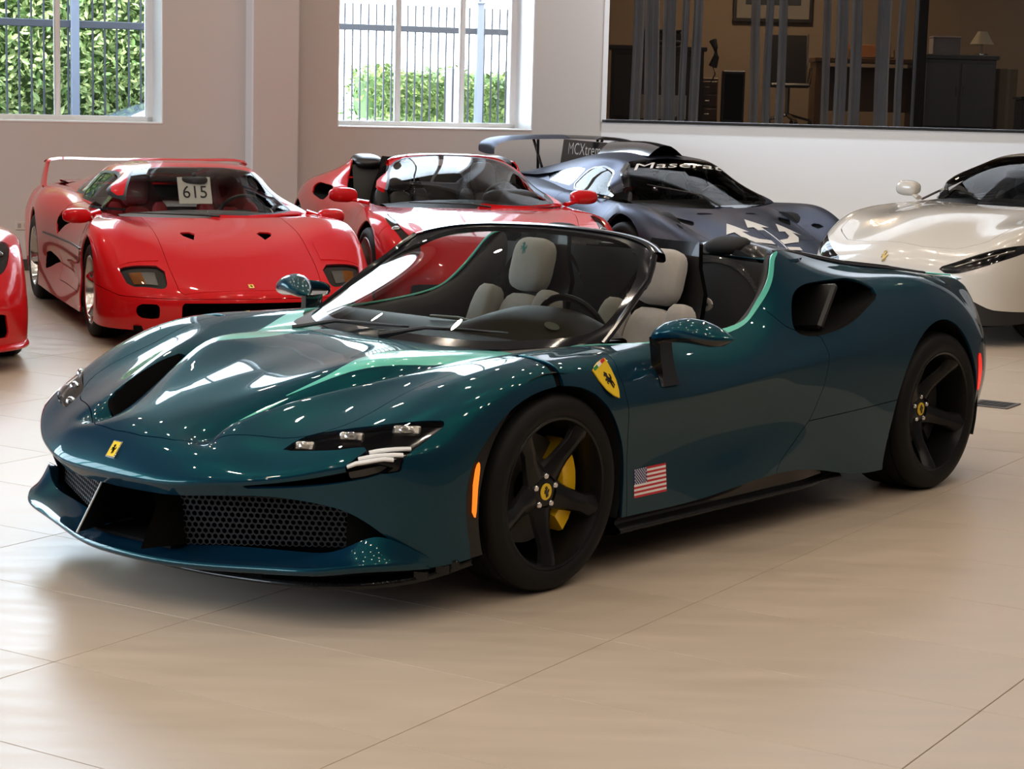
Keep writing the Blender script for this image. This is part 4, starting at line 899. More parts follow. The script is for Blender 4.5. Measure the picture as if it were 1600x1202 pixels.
bump, s2 = split2(s2, SPLIT); DOOR4 = [(-.46, .80), (-.47, .76), (-.42, .60), (-.42, .25), (-1.42, .25), (-1.47, .5), (-1.43, .78), (-1.3, .83), (-.9, .83)]
dr, s2 = split2(s2, lambda V: np.where(np.abs(V[:, 1]) > .6, sdxz(V, DOOR4), -1))
lid, s2 = split2(s2, lambda V: np.where((V[:, 2] > .33) & (V[:, 0] > -.44), np.minimum(np.interp(V[:, 0], [-.4, .62, .9], [.49, .49, .47])-np.abs(V[:, 1]), .89-V[:, 0]), -1))
obj('front_bumper', lip(bump), P_RED, car); lrs('door', dr, P_RED, car); obj('bonnet', lip(lid), P_RED, car); obj('body_shell', lip(s2), P_RED, car)
obj('inner_liner', cutout(offset(BM, .016), *holes), M_DARK, car)
lr('bonnet_duct', duct([ontop(x, y)[0] for x, y in NACA], (-.02, 0, -.06), .9), M_DARK, car)
for P in (SC1, SC2): lr('side_scoop', duct([onside(x, z)[0] for x, z in P], (.05, -.14, 0), .9), M_DARK, car)
lr('brake_duct', duct([onfront(y, z)[0] for y, z in DUC], (-.16, 0, 0), .95), M_DARK, car)
mo = [(y, z) for y, z in MOUTH if y >= 0]; mo = [(-.465, .312), *[(y, .312) for y in np.linspace(-.4, .4, 7)], (.465, .312), (.465, .19), *[(y, .19) for y in np.linspace(.4, -.4, 7)], (-.465, .19)]
obj('front_intake', duct([onfront(y, z)[0] for y, z in mo], (-.16, 0, 0), .95), M_DARK, car)
lp = keep(offset(BM, .02), lambda V: inxy(LAMP4, .34)(V)+.01); lrs('lamp_recess', lp, mat('lamp_recess_grey', (.06, .055, .05), .5), car)
for a, nm, mt in (((.30, .33), 'indicator_lens', mat('amber_glass', (.45, .16, .03), .25)), ((.60, .28), 'lamp_unit', mat('lamp_silver', (.5, .5, .48), .25, .6))):
    pts = []
    def q(u, v): # u across from the outer side, v down
        t = np.array(LAMP4[1])*(1-u)*(1-v)+np.array(LAMP4[0])*u*(1-v)+np.array(LAMP4[3])*(1-u)*v+np.array(LAMP4[5])*u*v; return t
    g = []
    for u in np.linspace(a[0]-.16, a[0]+.16, 4): g.append([place(ontop(*q(u, v)), -.012) for v in np.linspace(.28, .85, 4)])
    m = gmesh(np.array(g)); lr(nm, (m[0], m[1] if normals(m)[5][2] > 0 else [f[::-1] for f in m[1]]), mt, car)
lrs('lamp_lens', keep(offset(BM, -.001), inxy(LAMP4, .36)), glass('lamp_glass', (.8, .8, .8), 1.5), car)
for s in (1, -1):      # closed pop-up lamp lids drawn as raised panels
    g = gmesh(np.array([[place(ontop(x, y*s), .004) for x in np.linspace(.33, .545, 5)] for y in np.linspace(.545, .80, 5)])); g = (g[0], g[1] if normals(g)[12][2] > 0 else [f[::-1] for f in g[1]])
    obj('popup_lid', flange(g, .006), P_RED, car, sharp=60)
h = ontop(.845, 0); badge(car, place(h), h[1], (-1, 0, .4), .05, 'plate')
lr('waist_line', tube([place(onside(x, z), .001) for x, z in ((-.45, .55), (-.7, .55), (-1.0, .55), (-1.4, .55), (-1.9, .56))], .007, 6), M_BLKTRIM, car)
# cabin
cb = oriented(F4C, sym=True); CM = (cb[0][:, :3], cb[1])
WSP = [(-.40, -.2), (-.40, .25), (-.44, .46), (-.515, .600), (-.76, .515), (-1.02, .425), (-1.05, .25), (-1.05, -.2)]
SDW = [(-.585, .80), (-.68, .845), (-1.03, 1.005), (-1.20, 1.035), (-1.46, 1.03), (-1.50, .865), (-1.1, .845)]
SDW2 = [(-1.53, .88), (-1.50, 1.025), (-1.66, 1.01), (-1.88, .92), (-1.80, .89)]
fw = lambda V: np.where(V[:, 0] > -1.3, sdxy(V, C2(*WSP, n=1)), -1); fs = lambda V: np.where(np.abs(V[:, 1]) > .4, sdxz(V, SDW), -1); fs2 = lambda V: np.where(np.abs(V[:, 1]) > .4, sdxz(V, SDW2), -1)
G_CLEAR = glass('clear_windscreen', (.93, .95, .94), 1.5)
obj('windscreen', keep(cb, fw), G_CLEAR, car); lrs('side_window', keep(cb, fs), G_CLEAR, car); lrs('quarter_window', keep(cb, fs2), M_BLK, car)
edge = lambda f, d: (lambda V: -np.abs(f(V)+d)+d)
roof = cutout(cb, fw, fs, fs2); seal = keep(roof, lambda V: np.maximum(np.maximum(fw(V), fs(V)), fs2(V))+.018); obj('window_seal', seal, M_BLKTRIM, car)
frear = lambda V: np.where(V[:, 0] < -1.68, sdxy(V, [(-1.74, -.1), (-1.74, .40), (-2.72, .36), (-2.72, -.1)]), -1)
obj('rear_screen', keep(roof, frear), G_CLEAR, car); roof = cutout(roof, frear)
obj('roof', lip(clip(roof, -(np.maximum(np.maximum(fw(roof[0]), fs(roof[0])), fs2(roof[0]))+.018))), P_RED, car)
for a, b in (((-.36, -.05, .79), (-.44, -.55, .80)),): obj('wiper', tube([(-.30, .05, .785), a, b], [.009, .008, .004], 6), M_BLKTRIM, car)
# cabin inside
M_RSEAT = mat('red_cloth', (.30, .02, .025), .85); M_GDASH = mat('grey_felt_dash', (.17, .17, .18), .9)
obj('dashboard', net([[(-.42, y, .765), (-.56, y, .80-.03*(y/.6)**2), (-.70, y, .79-.03*(y/.6)**2), (-.74, y, .60)] for y in np.linspace(-.60, .60, 7)], 3, 3), M_GDASH, car)
obj('cabin_floor', box((-1.0, 0, .30), (1.2, 1.25, .04), bev=.01), M_CAB, car); obj('rear_bulkhead', box((-1.62, 0, .54), (.05, 1.2, .46), bev=.02), M_GDASH, car)
for y in (.34, -.34): seat_parts(car, -1.14, y, .27, M_RSEAT, M_RSEAT, rec=.42, head=True)
steering(car, (-.86, .34, .76), .45, .17)
obj('rear_view_mirror', ell((.05, .20, .06), .7), M_BLKTRIM, car).location = (-.93, 0, 1.005)
pc = obj('number_card', xf(box((0, 0, 0), (.25, .20, .006), bev=.002), basis((.9, .12, .3), (0, 0, 1)), (-.905, 0, .930)), mat('card_white', (.78, .77, .74), .6), car)
tm_ = text_mesh('615', .13, .001); RC = basis((.9, .12, .3), (0, 0, 1)); obj('card_number', xf(tm_, RC, np.array([-.905, 0, .93])+RC[:, 2]*.0045-RC[:, 1]*.016), mat('card_ink', (.02, .02, .02), .6), pc, smooth=False)
obj('card_hook', xf(ell((.02, .04, .06), 1.), None, (-.92, 0, 1.03)), M_BLKTRIM, pc)
# wing
WG = [(-2.72, -.80, 1.055), (-2.715, -.77, 1.072), (-2.71, -.4, 1.078), (-2.71, 0, 1.080), (-2.71, .4, 1.078), (-2.715, .77, 1.072), (-2.72, .80, 1.055)]
obj('rear_wing', net([[(x+.09, y, z-.004), (x+.03, y, z+.014), (x-.08, y, z+.008), (x-.14, y, z-.006), (x-.03, y, z-.014), (x+.09, y, z-.004)] for x, y, z in WG], 4, 3), P_RED, car)
lr('wing_support', net([[(x-.14, y, z), (x, y+.014, z), (x+.09+t*.1, y, z), (x, y-.014, z), (x-.14, y, z)] for t, x, y, z in ((0, -2.73, .785, 1.065), (.5, -2.80, .80, .97), (1, -2.86, .81, .865))], 4, 2), P_RED, car)
obj('engine_bay', box((-2.45, 0, .72), (1.5, 1.1, .06), bev=.02), mat('engine_cover_grey', (.32, .32, .33), .5), car); obj('rear_panel', oriented([[(-2.72, y*.95, .955-.07*(abs(y)/.7)**2), (-3.0, y, .905), (-3.36, y*.9, .86)] for y in np.linspace(-.66, .66, 7)], 3, 3), P_RED, car)
mirror_pod(car, (-.50, .905, .775), (.13, .20, .105), P_RED, (-.56, .74, .80))
W4 = dict(rim_mat=M_CHROME, wid=[.045, .034, .030, .04], dep=[-.07, -.055, -.03, -.015], cap=None, discR=.15)
for s in (1, -1):
    wheel(car, (0, s*.905, .314), .314, .222, .245, s, phase=90, **W4); wheel(car, (-2.45, s*.945, .333), .333, .222, .335, s, phase=60, **W4)
arch_liner(car, 0, .33, .36, .90, .5); arch_liner(car, -2.45, .345, .38, .92, .5)
obj('underbody', xf(prism([(.80, -.75), (.80, .75), (-.3, .62), (-.5, .62), (-.6, .85), (-1.9, .88), (-2.1, .6), (-3.2, .6), (-3.2, -.6), (-2.1, -.6), (-1.9, -.88), (-.6, -.85), (-.5, -.62), (-.3, -.62)], .03), None, (0, 0, .13)), M_DARK, car)
# ================================================================ red open-top cars (one between the wedge coupe and the matt car, one at the left edge)
SP = [
 [(-.28,0,.80),(.15,0,.775),(.55,0,.70),(.9,0,.58),(1.05,0,.46),(1.1,0,.38),(1.08,0,.27),(1.05,0,.15)],
 [(-.31,.3,.80),(.15,.3,.77),(.53,.3,.69),(.86,.3,.57),(1.0,.3,.46),(1.06,.3,.38),(1.04,.3,.27),(1.01,.3,.15)],
 [(-.37,.52,.798),(.1,.55,.755),(.45,.56,.68),(.74,.56,.57),(.88,.56,.47),(.94,.56,.38),(.92,.56,.27),(.9,.56,.15)],
 [(-.42,.64,.797),(.05,.73,.775),(.35,.74,.71),(.58,.75,.61),(.70,.76,.51),(.77,.77,.40),(.76,.78,.28),(.74,.78,.15)],
 [(-.46,.69,.798),(-.02,.82,.785),(.2,.86,.74),(.38,.88,.65),(.48,.90,.55),(.55,.91,.42),(.55,.92,.3),(.53,.92,.16)],
 [(-.50,.715,.80),(-.10,.85,.785),(.08,.91,.75),(.2,.935,.68),(.28,.945,.58),(.33,.95,.46),(.34,.955,.33),(.33,.95,.18)],
 [(-.56,.735,.803),(-.2,.86,.785),(-.06,.925,.75),(0,.95,.69),(0,.96,.6),(0,.96,.48),(0,.96,.35),(0,.955,.2)],
 [(-.66,.76,.81),(-.45,.85,.79),(-.40,.90,.75),(-.38,.935,.68),(-.37,.95,.6),(-.37,.945,.48),(-.36,.94,.34),(-.36,.95,.2)],
 [(-.95,.79,.825),(-.93,.85,.80),(-.92,.89,.75),(-.9,.915,.68),(-.9,.925,.6),(-.9,.915,.48),(-.9,.915,.34),(-.9,.945,.2)],
 [(-1.35,.79,.855),(-1.38,.86,.83),(-1.4,.91,.77),(-1.42,.94,.70),(-1.43,.95,.62),(-1.44,.93,.5),(-1.44,.92,.36),(-1.44,.95,.2)],
 [(-1.58,.75,.96),(-1.68,.84,.91),(-1.8,.91,.85),(-1.9,.955,.77),(-1.95,.97,.68),(-1.97,.97,.55),(-1.98,.965,.4),(-1.98,.96,.2)],
 [(-1.68,.70,1.10),(-1.85,.77,1.02),(-2.05,.87,.94),(-2.2,.94,.85),(-2.26,.97,.73),(-2.28,.975,.6),(-2.28,.975,.42),(-2.28,.965,.22)],
 [(-2.2,.62,1.03),(-2.35,.72,.975),(-2.5,.83,.935),(-2.6,.92,.86),(-2.65,.965,.74),(-2.65,.975,.6),(-2.65,.975,.42),(-2.65,.965,.22)],
 [(-2.8,.6,.95),(-2.85,.68,.935),(-2.9,.78,.90),(-2.94,.87,.82),(-2.96,.92,.72),(-2.97,.935,.58),(-2.97,.935,.42),(-2.97,.92,.25)],
 [(-3.25,.5,.90),(-3.25,.56,.89),(-3.25,.66,.85),(-3.25,.74,.78),(-3.25,.78,.69),(-3.25,.79,.57),(-3.23,.79,.42),(-3.2,.77,.28)],
 [(-3.42,0,.90),(-3.44,0,.88),(-3.46,0,.83),(-3.47,0,.76),(-3.47,0,.68),(-3.46,0,.56),(-3.43,0,.42),(-3.38,0,.28)],
]
SPW = [
 [(-.28,0,.797),(-.30,.25,.797),(-.36,.47,.797),(-.43,.62,.80),(-.50,.725,.803)],
 [(-.60,0,.938),(-.61,.24,.936),(-.65,.44,.928),(-.70,.57,.915),(-.70,.640,.912)],
 [(-.93,0,1.065),(-.94,.22,1.062),(-.97,.4,1.05),(-1.01,.52,1.032),(-1.0,.570,1.025)],
 [(-1.24,0,1.158),(-1.24,.2,1.155),(-1.235,.36,1.143),(-1.23,.455,1.124),(-1.22,.495,1.105)],
]
def spider(label, pose, tail=True, round_lamps=False):
    car = thing('sports_car', label, 'car', (pose[0], pose[1], 0), pose[2])
    sh = shell_of(SP); BM = (sh[0][:, :3], sh[1])
    ontop = lambda x, y: hit(BM, (x, y, 1.6), (0, 0, -1)); onside = lambda x, z: hit(BM, (x, 1.5, z), (0, -1, 0)); onfront = lambda y, z: hit(BM, (1.9, y, z), (-1, 0, 0))
    a1, a2 = circ(0, .35, .375), circ(-2.65, .355, .385)
    lampp = C2((.72, .745), (.55, .79), (.30, .835), (.10, .83), (.05, .80), (.28, .775), (.50, .735), (.68, .69), n=3) if not round_lamps else C2((.70, .70), (.60, .79), (.42, .84), (.28, .84), (.30, .77), (.42, .70), (.58, .66), n=3)
    mouth = [(.36, .33), (.52, .36), (.78, .34), (.80, .20), (.38, .19)]; scoop = C2((-1.62, .865), (-1.85, .90), (-2.08, .89), (-2.12, .84), (-1.86, .79), (-1.64, .795), n=3)
    grl = [(-.3, .35), (.22, .35), (.25, .2), (-.3, .2)]
    hs = [inxz(a1), inxz(a2), inxy(lampp, .5), inyz(mouth, .6), inxz(scoop), inyz(grl, .7)]
    s2 = cutout(sh, *hs)
    door = [(-.46, .82), (-.47, .70), (-.44, .25), (-1.38, .25), (-1.50, .6), (-1.47, .82), (-1.38, .87), (-.9, .84)]
    dr, s2 = split2(s2, inxz(door)); lid, s2 = split2(s2, inxy([(-.6, -.2), (.80, -.2), (.78, .2), (.70, .42), (.40, .60), (0, .70), (-.35, .69), (-.6, .72)], .5)); bp, s2 = split2(s2, lambda V: V[:, 0]-.36+(V[:, 2]-.45)*.25)
    lrs('door', dr, P_RED, car); obj('bonnet', lip(lid), P_RED, car); obj('front_bumper', lip(bp), P_RED, car); obj('body_shell', lip(s2), P_RED, car)
    obj('inner_liner', cutout(offset(BM, .016), *hs), M_DARK, car)
    lr('side_scoop', duct([onside(x, z)[0] for x, z in scoop], (-.10, -.16, 0), .85), M_DARK, car)
    for P, nm in ((mouth, 'front_intake'),): lr(nm, duct([onfront(y, z)[0] for y, z in P], (-.2, -.02, 0), .9), M_DARK, car)
    obj('centre_grille', box((.90, 0, .275), (.02, .6, .22)), M_DARK, car)
    lrs('lamp_panel', keep(offset(BM, .012), lambda V: inxy(lampp, .42)(V)+.008), mat('lamp_recess_grey', (.06, .055, .05), .5), car)
    lrs('lamp_lens', keep(offset(BM, -.001), inxy(lampp, .45)), glass('lamp_glass', (.8, .8, .8), 1.5), car)
    for x, y in (((.58, .745), (.36, .805)) if not round_lamps else ((.60, .735), (.45, .775))): 
        h = ontop(x, y); lr('lamp_unit', xf(ell((.07, .05, .04), .9), basis(h[1]), place(h, -.008)), M_LED, car)
    sp = net([[(x-.22, y, .13), (x, y, .125), (x+.012, y, .138), (x-.01, y, .15), (x-.15, y, .17)] for y, x in ((0, 1.09), (.3, 1.06), (.55, .95), (.75, .82), (.88, .68), (.94, .52))], 4, 3, bv=(1, 3), sym=True); obj('splitter', sp, P_RED, car)
    sill_ = net([[(x, .93, .24), (x, .945, .20), (x, .955, .15), (x, .85, .13)] for x in (-.38, -.8, -1.3, -1.8, -2.2)], 3, 2, bv=(1, 2)); lr('side_sill', sill_, M_BLKTRIM, car)
    ws = oriented(SPW, 6, 6, sym=True); gp = C2((-.335, -.3), (-.335, .0), (-.36, .3), (-.43, .56), (-.53, .675), (-.74, .605), (-1.0, .535), (-1.16, .45), (-1.20, .2), (-1.19, -.3), n=2); fgl = lambda V: sdxy(V, gp)
    obj('windscreen', keep(ws, fgl), G_CAR, car); fr = cutout(ws, fgl); obj('window_seal', keep(fr, lambda V: fgl(V)+.022), M_BLKTRIM, car); obj('windscreen_frame', lip(clip(fr, -(fgl(fr[0])+.022)), .03), P_RED, car)
    obj('header_rail', net([[(x+.01, y, z+.002), (x-.04, y, z+.012), (x-.09, y, z-.002), (x-.09, y, z-.03), (x, y, z-.03)] for x, y, z in [SPW[3][i] for i in range(5)]], 5, 3, bv=(2,), sym=True), P_RED, car)
    obj('wiper', tube([(-.27, .1, .812), (-.33, -.05, .83), (-.41, -.52, .835)], [.009, .007, .004], 6), M_BLKTRIM, car)
    obj('dashboard', net([[(-.34, y, .79), (-.52, y, .835-.03*(y/.65)**2), (-.72, y, .82-.03*(y/.65)**2), (-.76, y, .6)] for y in np.linspace(-.68, .68, 7)], 3, 3), M_CAB, car)
    obj('instrument_hood', ell((.26, .46, .16), .8), M_CAB, car).location = (-.66, .37, .85); steering(car, (-.86, .37, .82), .38, .17)
    obj('cabin_floor', box((-1.1, 0, .3), (1.3, 1.3, .04), bev=.01), M_CAB, car); lr('door_card', box((-.95, .735, .56), (1.1, .05, .46), bev=.02), M_CAB, car)
    for y in (.36, -.36): seat_parts(car, -1.22, y, .33, mat('dark_leather', (.022, .02, .02), .5), M_CARB, rec=.32)
    bk = net([[(-1.50, y, .35), (-1.54, y, .7), (-1.60, y, .92), (-1.66, y, 1.06)] for y in np.linspace(-.70, .70, 7)], 3, 3); obj('rear_bulkhead', bk, M_CAB, car)
    lr('buttress_cap', xf(ell((.30, .26, .10), .8), rot('y', .15), (-1.74, .56, 1.085)), M_BLKTRIM, car)
    lr('buttress_trim', net([[(-1.46-.30*t, .775-.05*t-.0*u, .87+.24*t-.30*u) for u in (0, .5, 1)] for t in np.linspace(0, 1, 5)], 3, 3), M_BLK, car)
    dk = oriented([[(-1.68, y*.70, 1.08-.03*(1-abs(y))), (-2.2, y*.62, 1.02-.02*(1-abs(y))), (-2.8, y*.6, .945), (-3.25, y*.5, .897)] for y in np.linspace(-1, 1, 7)], 4, 4); obj('rear_deck', dk, P_RED, car)
    if not round_lamps: mirror_pod(car, (-.66, .985, .872), (.13, .23, .11), P_RED, (-.56, .80, .82))
    w = dict(rim_mat=mat('silver_rim', (.42, .42, .43), .3, .9), wid=[.042, .030, .026, .036], dep=[-.06, -.05, -.03, -.012], cap='yellow', cal=YC)
    for s in (1, -1):
        wheel(car, (0, s*.955, .34), .34, .258, .245, s, phase=80, cal_at=180 if s > 0 else 0, **w); wheel(car, (-2.65, s*.968, .345), .345, .258, .305, s, phase=50, **w)
    arch_liner(car, 0, .35, .38, .94, .55); arch_liner(car, -2.65, .355, .39, .95, .55)
    obj('underbody', xf(prism([(.9, -.7), (.9, .7), (.42, .8), (.4, .62), (-.4, .62), (-.5, .86), (-2.1, .88), (-2.25, .62), (-3.1, .62), (-3.1, -.62), (-2.25, -.62), (-2.1, -.88), (-.5, -.86), (-.4, -.62), (.4, -.62), (.42, -.8)], .03), None, (0, 0, .13)), M_DARK, car)
    h = ontop(.93, 0); badge(car, place(h), h[1], (-1, 0, .4), .05, 'plate')
    return car
c_ = spider('red open-top sports car in the middle of the back row, behind the dark teal convertible', (-.208, 14.80, -1.276)); c_.scale = (.975, .975, 1.022)
spider('red sports car cut by the left photo edge, only its front corner showing', (-3.955, 11.98, -1.203), round_lamps=True)
# ================================================================ matt blue-grey track coupe with a big rear wing
P_MATT = paint('matt_blue_grey', (.012, .014, .024), (.50, .54, .76), .075, .33, coat=0., spec=.2)
car = thing('sports_car', 'matt blue-grey racing coupe with white trident on bonnet and big rear wing', 'car', (1.709, 16.40, 0), -1.13)
MC = [
 [(-.15,0,.78),(.25,0,.72),(.6,0,.63),(.85,0,.54),(1.02,0,.44),(1.08,0,.36),(1.08,0,.25),(1.1,0,.12)],
 [(-.18,.25,.785),(.22,.28,.72),(.57,.28,.63),(.82,.28,.54),(.99,.28,.44),(1.05,.28,.36),(1.05,.28,.25),(1.07,.28,.12)],
 [(-.24,.45,.79),(.15,.50,.70),(.5,.52,.61),(.74,.54,.53),(.9,.55,.44),(.96,.55,.36),(.96,.56,.25),(.98,.56,.12)],
 [(-.32,.60,.80),(.02,.72,.80),(.3,.76,.745),(.55,.78,.63),(.7,.80,.5),(.78,.81,.39),(.78,.82,.26),(.8,.83,.12)],
 [(-.37,.66,.803),(-.05,.83,.822),(.2,.89,.77),(.4,.92,.66),(.5,.94,.53),(.56,.95,.40),(.57,.96,.28),(.57,.96,.13)],
 [(-.42,.69,.808),(-.12,.87,.822),(.06,.945,.78),(.2,.97,.69),(.29,.98,.57),(.34,.985,.45),(.35,.985,.32),(.34,.985,.16)],
 [(-.50,.705,.812),(-.22,.87,.815),(-.08,.945,.775),(0,.975,.71),(0,.985,.6),(0,.985,.48),(0,.985,.35),(0,.98,.2)],
 [(-.60,.72,.82),(-.45,.80,.79),(-.42,.86,.74),(-.40,.91,.67),(-.40,.93,.58),(-.40,.92,.46),(-.40,.90,.32),(-.4,.94,.14)],
 [(-.95,.73,.84),(-.95,.80,.80),(-.95,.85,.74),(-.95,.89,.66),(-.95,.91,.57),(-.95,.90,.45),(-.95,.89,.31),(-.95,.96,.13)],
 [(-1.4,.72,.86),(-1.42,.82,.85),(-1.45,.90,.79),(-1.47,.95,.70),(-1.48,.96,.6),(-1.49,.95,.46),(-1.5,.94,.32),(-1.5,.98,.13)],
 [(-1.8,.68,.90),(-1.9,.84,.88),(-2.0,.94,.83),(-2.1,.985,.74),(-2.15,1.0,.62),(-2.16,1.0,.48),(-2.17,1.0,.33),(-2.17,1.0,.15)],
 [(-2.3,.62,.93),(-2.45,.82,.91),(-2.6,.93,.86),(-2.68,.985,.77),(-2.7,1.0,.64),(-2.7,1.0,.5),(-2.7,1.0,.35),(-2.7,1.0,.18)],
 [(-2.9,.58,.93),(-2.95,.78,.91),(-3.0,.88,.86),(-3.03,.94,.78),(-3.05,.96,.66),(-3.05,.96,.52),(-3.05,.95,.38),(-3.05,.95,.2)],
 [(-3.3,.5,.90),(-3.3,.66,.88),(-3.3,.74,.83),(-3.3,.79,.76),(-3.3,.8,.66),(-3.3,.8,.53),(-3.28,.8,.4),(-3.25,.8,.25)],
 [(-3.40,0,.89),(-3.41,0,.87),(-3.42,0,.82),(-3.42,0,.75),(-3.42,0,.65),(-3.42,0,.52),(-3.40,0,.4),(-3.35,0,.25)],
]
MCC = [
 [(-.15,0,.775),(-.19,.28,.783),(-.26,.50,.79),(-.37,.67,.80),(-.42,.70,.805)],
 [(-.48,0,.96),(-.50,.27,.955),(-.55,.46,.945),(-.62,.585,.93),(-.68,.71,.83)],
 [(-.85,0,1.128),(-.86,.25,1.122),(-.88,.40,1.11),(-.92,.49,1.075),(-.96,.725,.845)],
 [(-1.2,0,1.185),(-1.2,.24,1.18),(-1.21,.39,1.16),(-1.22,.495,1.12),(-1.22,.725,.86)],
 [(-1.6,0,1.19),(-1.6,.24,1.185),(-1.6,.38,1.16),(-1.58,.505,1.10),(-1.55,.71,.87)],
 [(-2.2,0,1.12),(-2.2,.22,1.11),(-2.2,.35,1.08),(-2.15,.47,1.02),(-2.1,.64,.91)],
 [(-3.0,0,.99),(-3.0,.2,.985),(-3.0,.32,.97),(-2.95,.43,.95),(-2.9,.56,.92)],
]
sh = shell_of(MC); BM = (sh[0][:, :3], sh[1]); ontop = lambda x, y: hit(BM, (x, y, 1.6), (0, 0, -1)); onside = lambda x, z: hit(BM, (x, 1.5, z), (0, -1, 0))
a1, a2 = circ(0, .355, .40), circ(-2.7, .36, .40)
v1 = [(.02, .16), (.10, .15), (.08, .30), (.0, .30)]; v2 = [(.16, .40), (.30, .44), (.14, .55), (.04, .50)]; v3 = [(.34, .60), (.52, .64), (.42, .68), (.30, .65)]
hs = [inxz(a1), inxz(a2), inxy(v1, .5), inxy(v2, .5), inxy(v3, .5)]
s2 = cutout(sh, *hs); door = [(-.44, .85), (-.46, .5), (-.46, .2), (-1.35, .2), (-1.40, .6), (-1.36, .88), (-.9, .86)]
dr, s2 = split2(s2, inxz(door)); lid, s2 = split2(s2, inxy([(-.6, -.2), (.74, -.2), (.70, .3), (.60, .50), (.1, .55), (-.4, .60)], .5))
lrs('door', dr, P_MATT, car); obj('bonnet', lip(lid), P_MATT, car); obj('body_shell', lip(s2), P_MATT, car); obj('inner_liner', cutout(offset(BM, .016), hs[0], hs[1]), M_DARK, car)
cb = oriented(MCC, sym=True); CM = (cb[0][:, :3], cb[1])
wsp = C2((-.19, -.3), (-.19, 0), (-.23, .28), (-.31, .48), (-.43, .60), (-.62, .565), (-.86, .47), (-.91, .38), (-.93, .2), (-.93, -.3), n=2)
sdw = [(-.64, .845), (-.80, .955), (-.98, 1.035), (-1.15, 1.075), (-1.32, 1.05), (-1.40, .90), (-1.0, .865)]; qtr = [(-1.44, .90), (-1.38, 1.06), (-1.62, 1.055), (-2.25, .98), (-2.0, .925)]
fw = lambda V: np.where(V[:, 0] > -1.2, sdxy(V, wsp), -1); fs = lambda V: np.where(np.abs(V[:, 1]) > .4, sdxz(V, sdw), -1); fq = lambda V: np.where(np.abs(V[:, 1]) > .35, sdxz(V, qtr), -1)
obj('windscreen', keep(cb, fw), G_CAR, car); lrs('side_window', keep(cb, fs), G_CLEAR, car); lrs('quarter_panel', keep(cb, fq), M_BLK, car)
rf = cutout(cb, fw, fs, fq); fa = lambda V: np.maximum(fw(V)+.05*(np.abs(V[:, 1]) > .2), np.maximum(fs(V)+.015, fw(V)+.02)); obj('window_surround', keep(rf, fa), M_BLK, car); obj('roof', lip(cutout(rf, fa)), P_MATT, car)
# bold white script on the windscreen, trident on the bonnet
tm_ = text_mesh('Maserati', .155, .0, shear=.45, space=1.0)
tm_ = (np.c_[tm_[0][:, 0]*1.75, tm_[0][:, 1:]*1.15], tm_[1])
M_WHT = mat('white_vinyl', (.80, .79, .76), .45)
V, F = drape(tm_, CM, None, (-.42, 0, -.9), lambda u, v: (-.80+.42*.8-v*.88, u+.0, 1.10+.9*.8+v*.42), .004); obj('windscreen_script', (V, F), M_WHT, car, smooth=False)
TRI = [[(-.035, -.5), (.035, -.5), (.035, .28), (.10, .26), (0, .58), (-.10, .26), (-.035, .28)], [(.04, -.22), (.20, -.16), (.26, -.02), (.27, .14), (.35, .12), (.23, .42), (.14, .13), (.20, .14), (.18, .0), (.13, -.08), (.04, -.12)], [(.04, -.34), (.16, -.34), (.16, -.28), (.04, -.28)]]
TRI += [[(-x, y) for x, y in t][::-1] for t in TRI[1:]]
def fine(poly, n=5):
    o = []
    for a, b in zip(poly, poly[1:]+poly[:1]): o += [(a[0]+(b[0]-a[0])*i/n, a[1]+(b[1]-a[1])*i/n) for i in range(n)]
    return o
tri_o = bpy.data.objects.new('trident_emblem', None); COL.objects.link(tri_o); tri_o.parent = car
for t in TRI:
    P = np.array(fine(t, 3))*[1.0, .68]; m = (P, [tuple(range(len(P)))]); V, F = drape(m, BM, None, (0, 0, -1), lambda u, v: (.66-v, u+.02, 1.5), .006); obj('trident_prong', (V, F), M_WHT, tri_o, smooth=False)
obj('wiper', tube([(-.16, .05, .80), (-.30, -.05, .885), (-.52, -.45, .96)], [.010, .008, .004], 6), M_BLKTRIM, car)
obj('dashboard', net([[(-.26, y, .775), (-.46, y, .83-.03*(y/.6)**2), (-.62, y, .81), (-.66, y, .6)] for y in np.linspace(-.60, .60, 7)], 3, 3), M_CAB, car); steering(car, (-.78, .34, .80), .4, .16)
obj('cabin_floor', box((-1.0, 0, .28), (1.2, 1.2, .04), bev=.01), M_CAB, car)
for y in (.33, -.33): seat_parts(car, -1.12, y, .28, mat('dark_leather', (.022, .02, .02), .5), M_CARB, rec=.42)
M_CAGE = mat('cage_steel', (.03, .03, .032), .4)
lr('roll_cage', tube([(-.55, .60, .60), (-.62, .55, .88), (-.92, .44, 1.07), (-1.5, .44, 1.12), (-1.6, .55, .6)], .02, 8), M_CAGE, car); obj('cage_bar', tube([(-1.52, -.44, 1.10), (-1.52, .44, 1.10)], .02, 8), M_CAGE, car); obj('cage_diagonal', tube([(-1.54, -.46, 1.08), (-1.58, .5, .62)], .02, 8), M_CAGE, car)
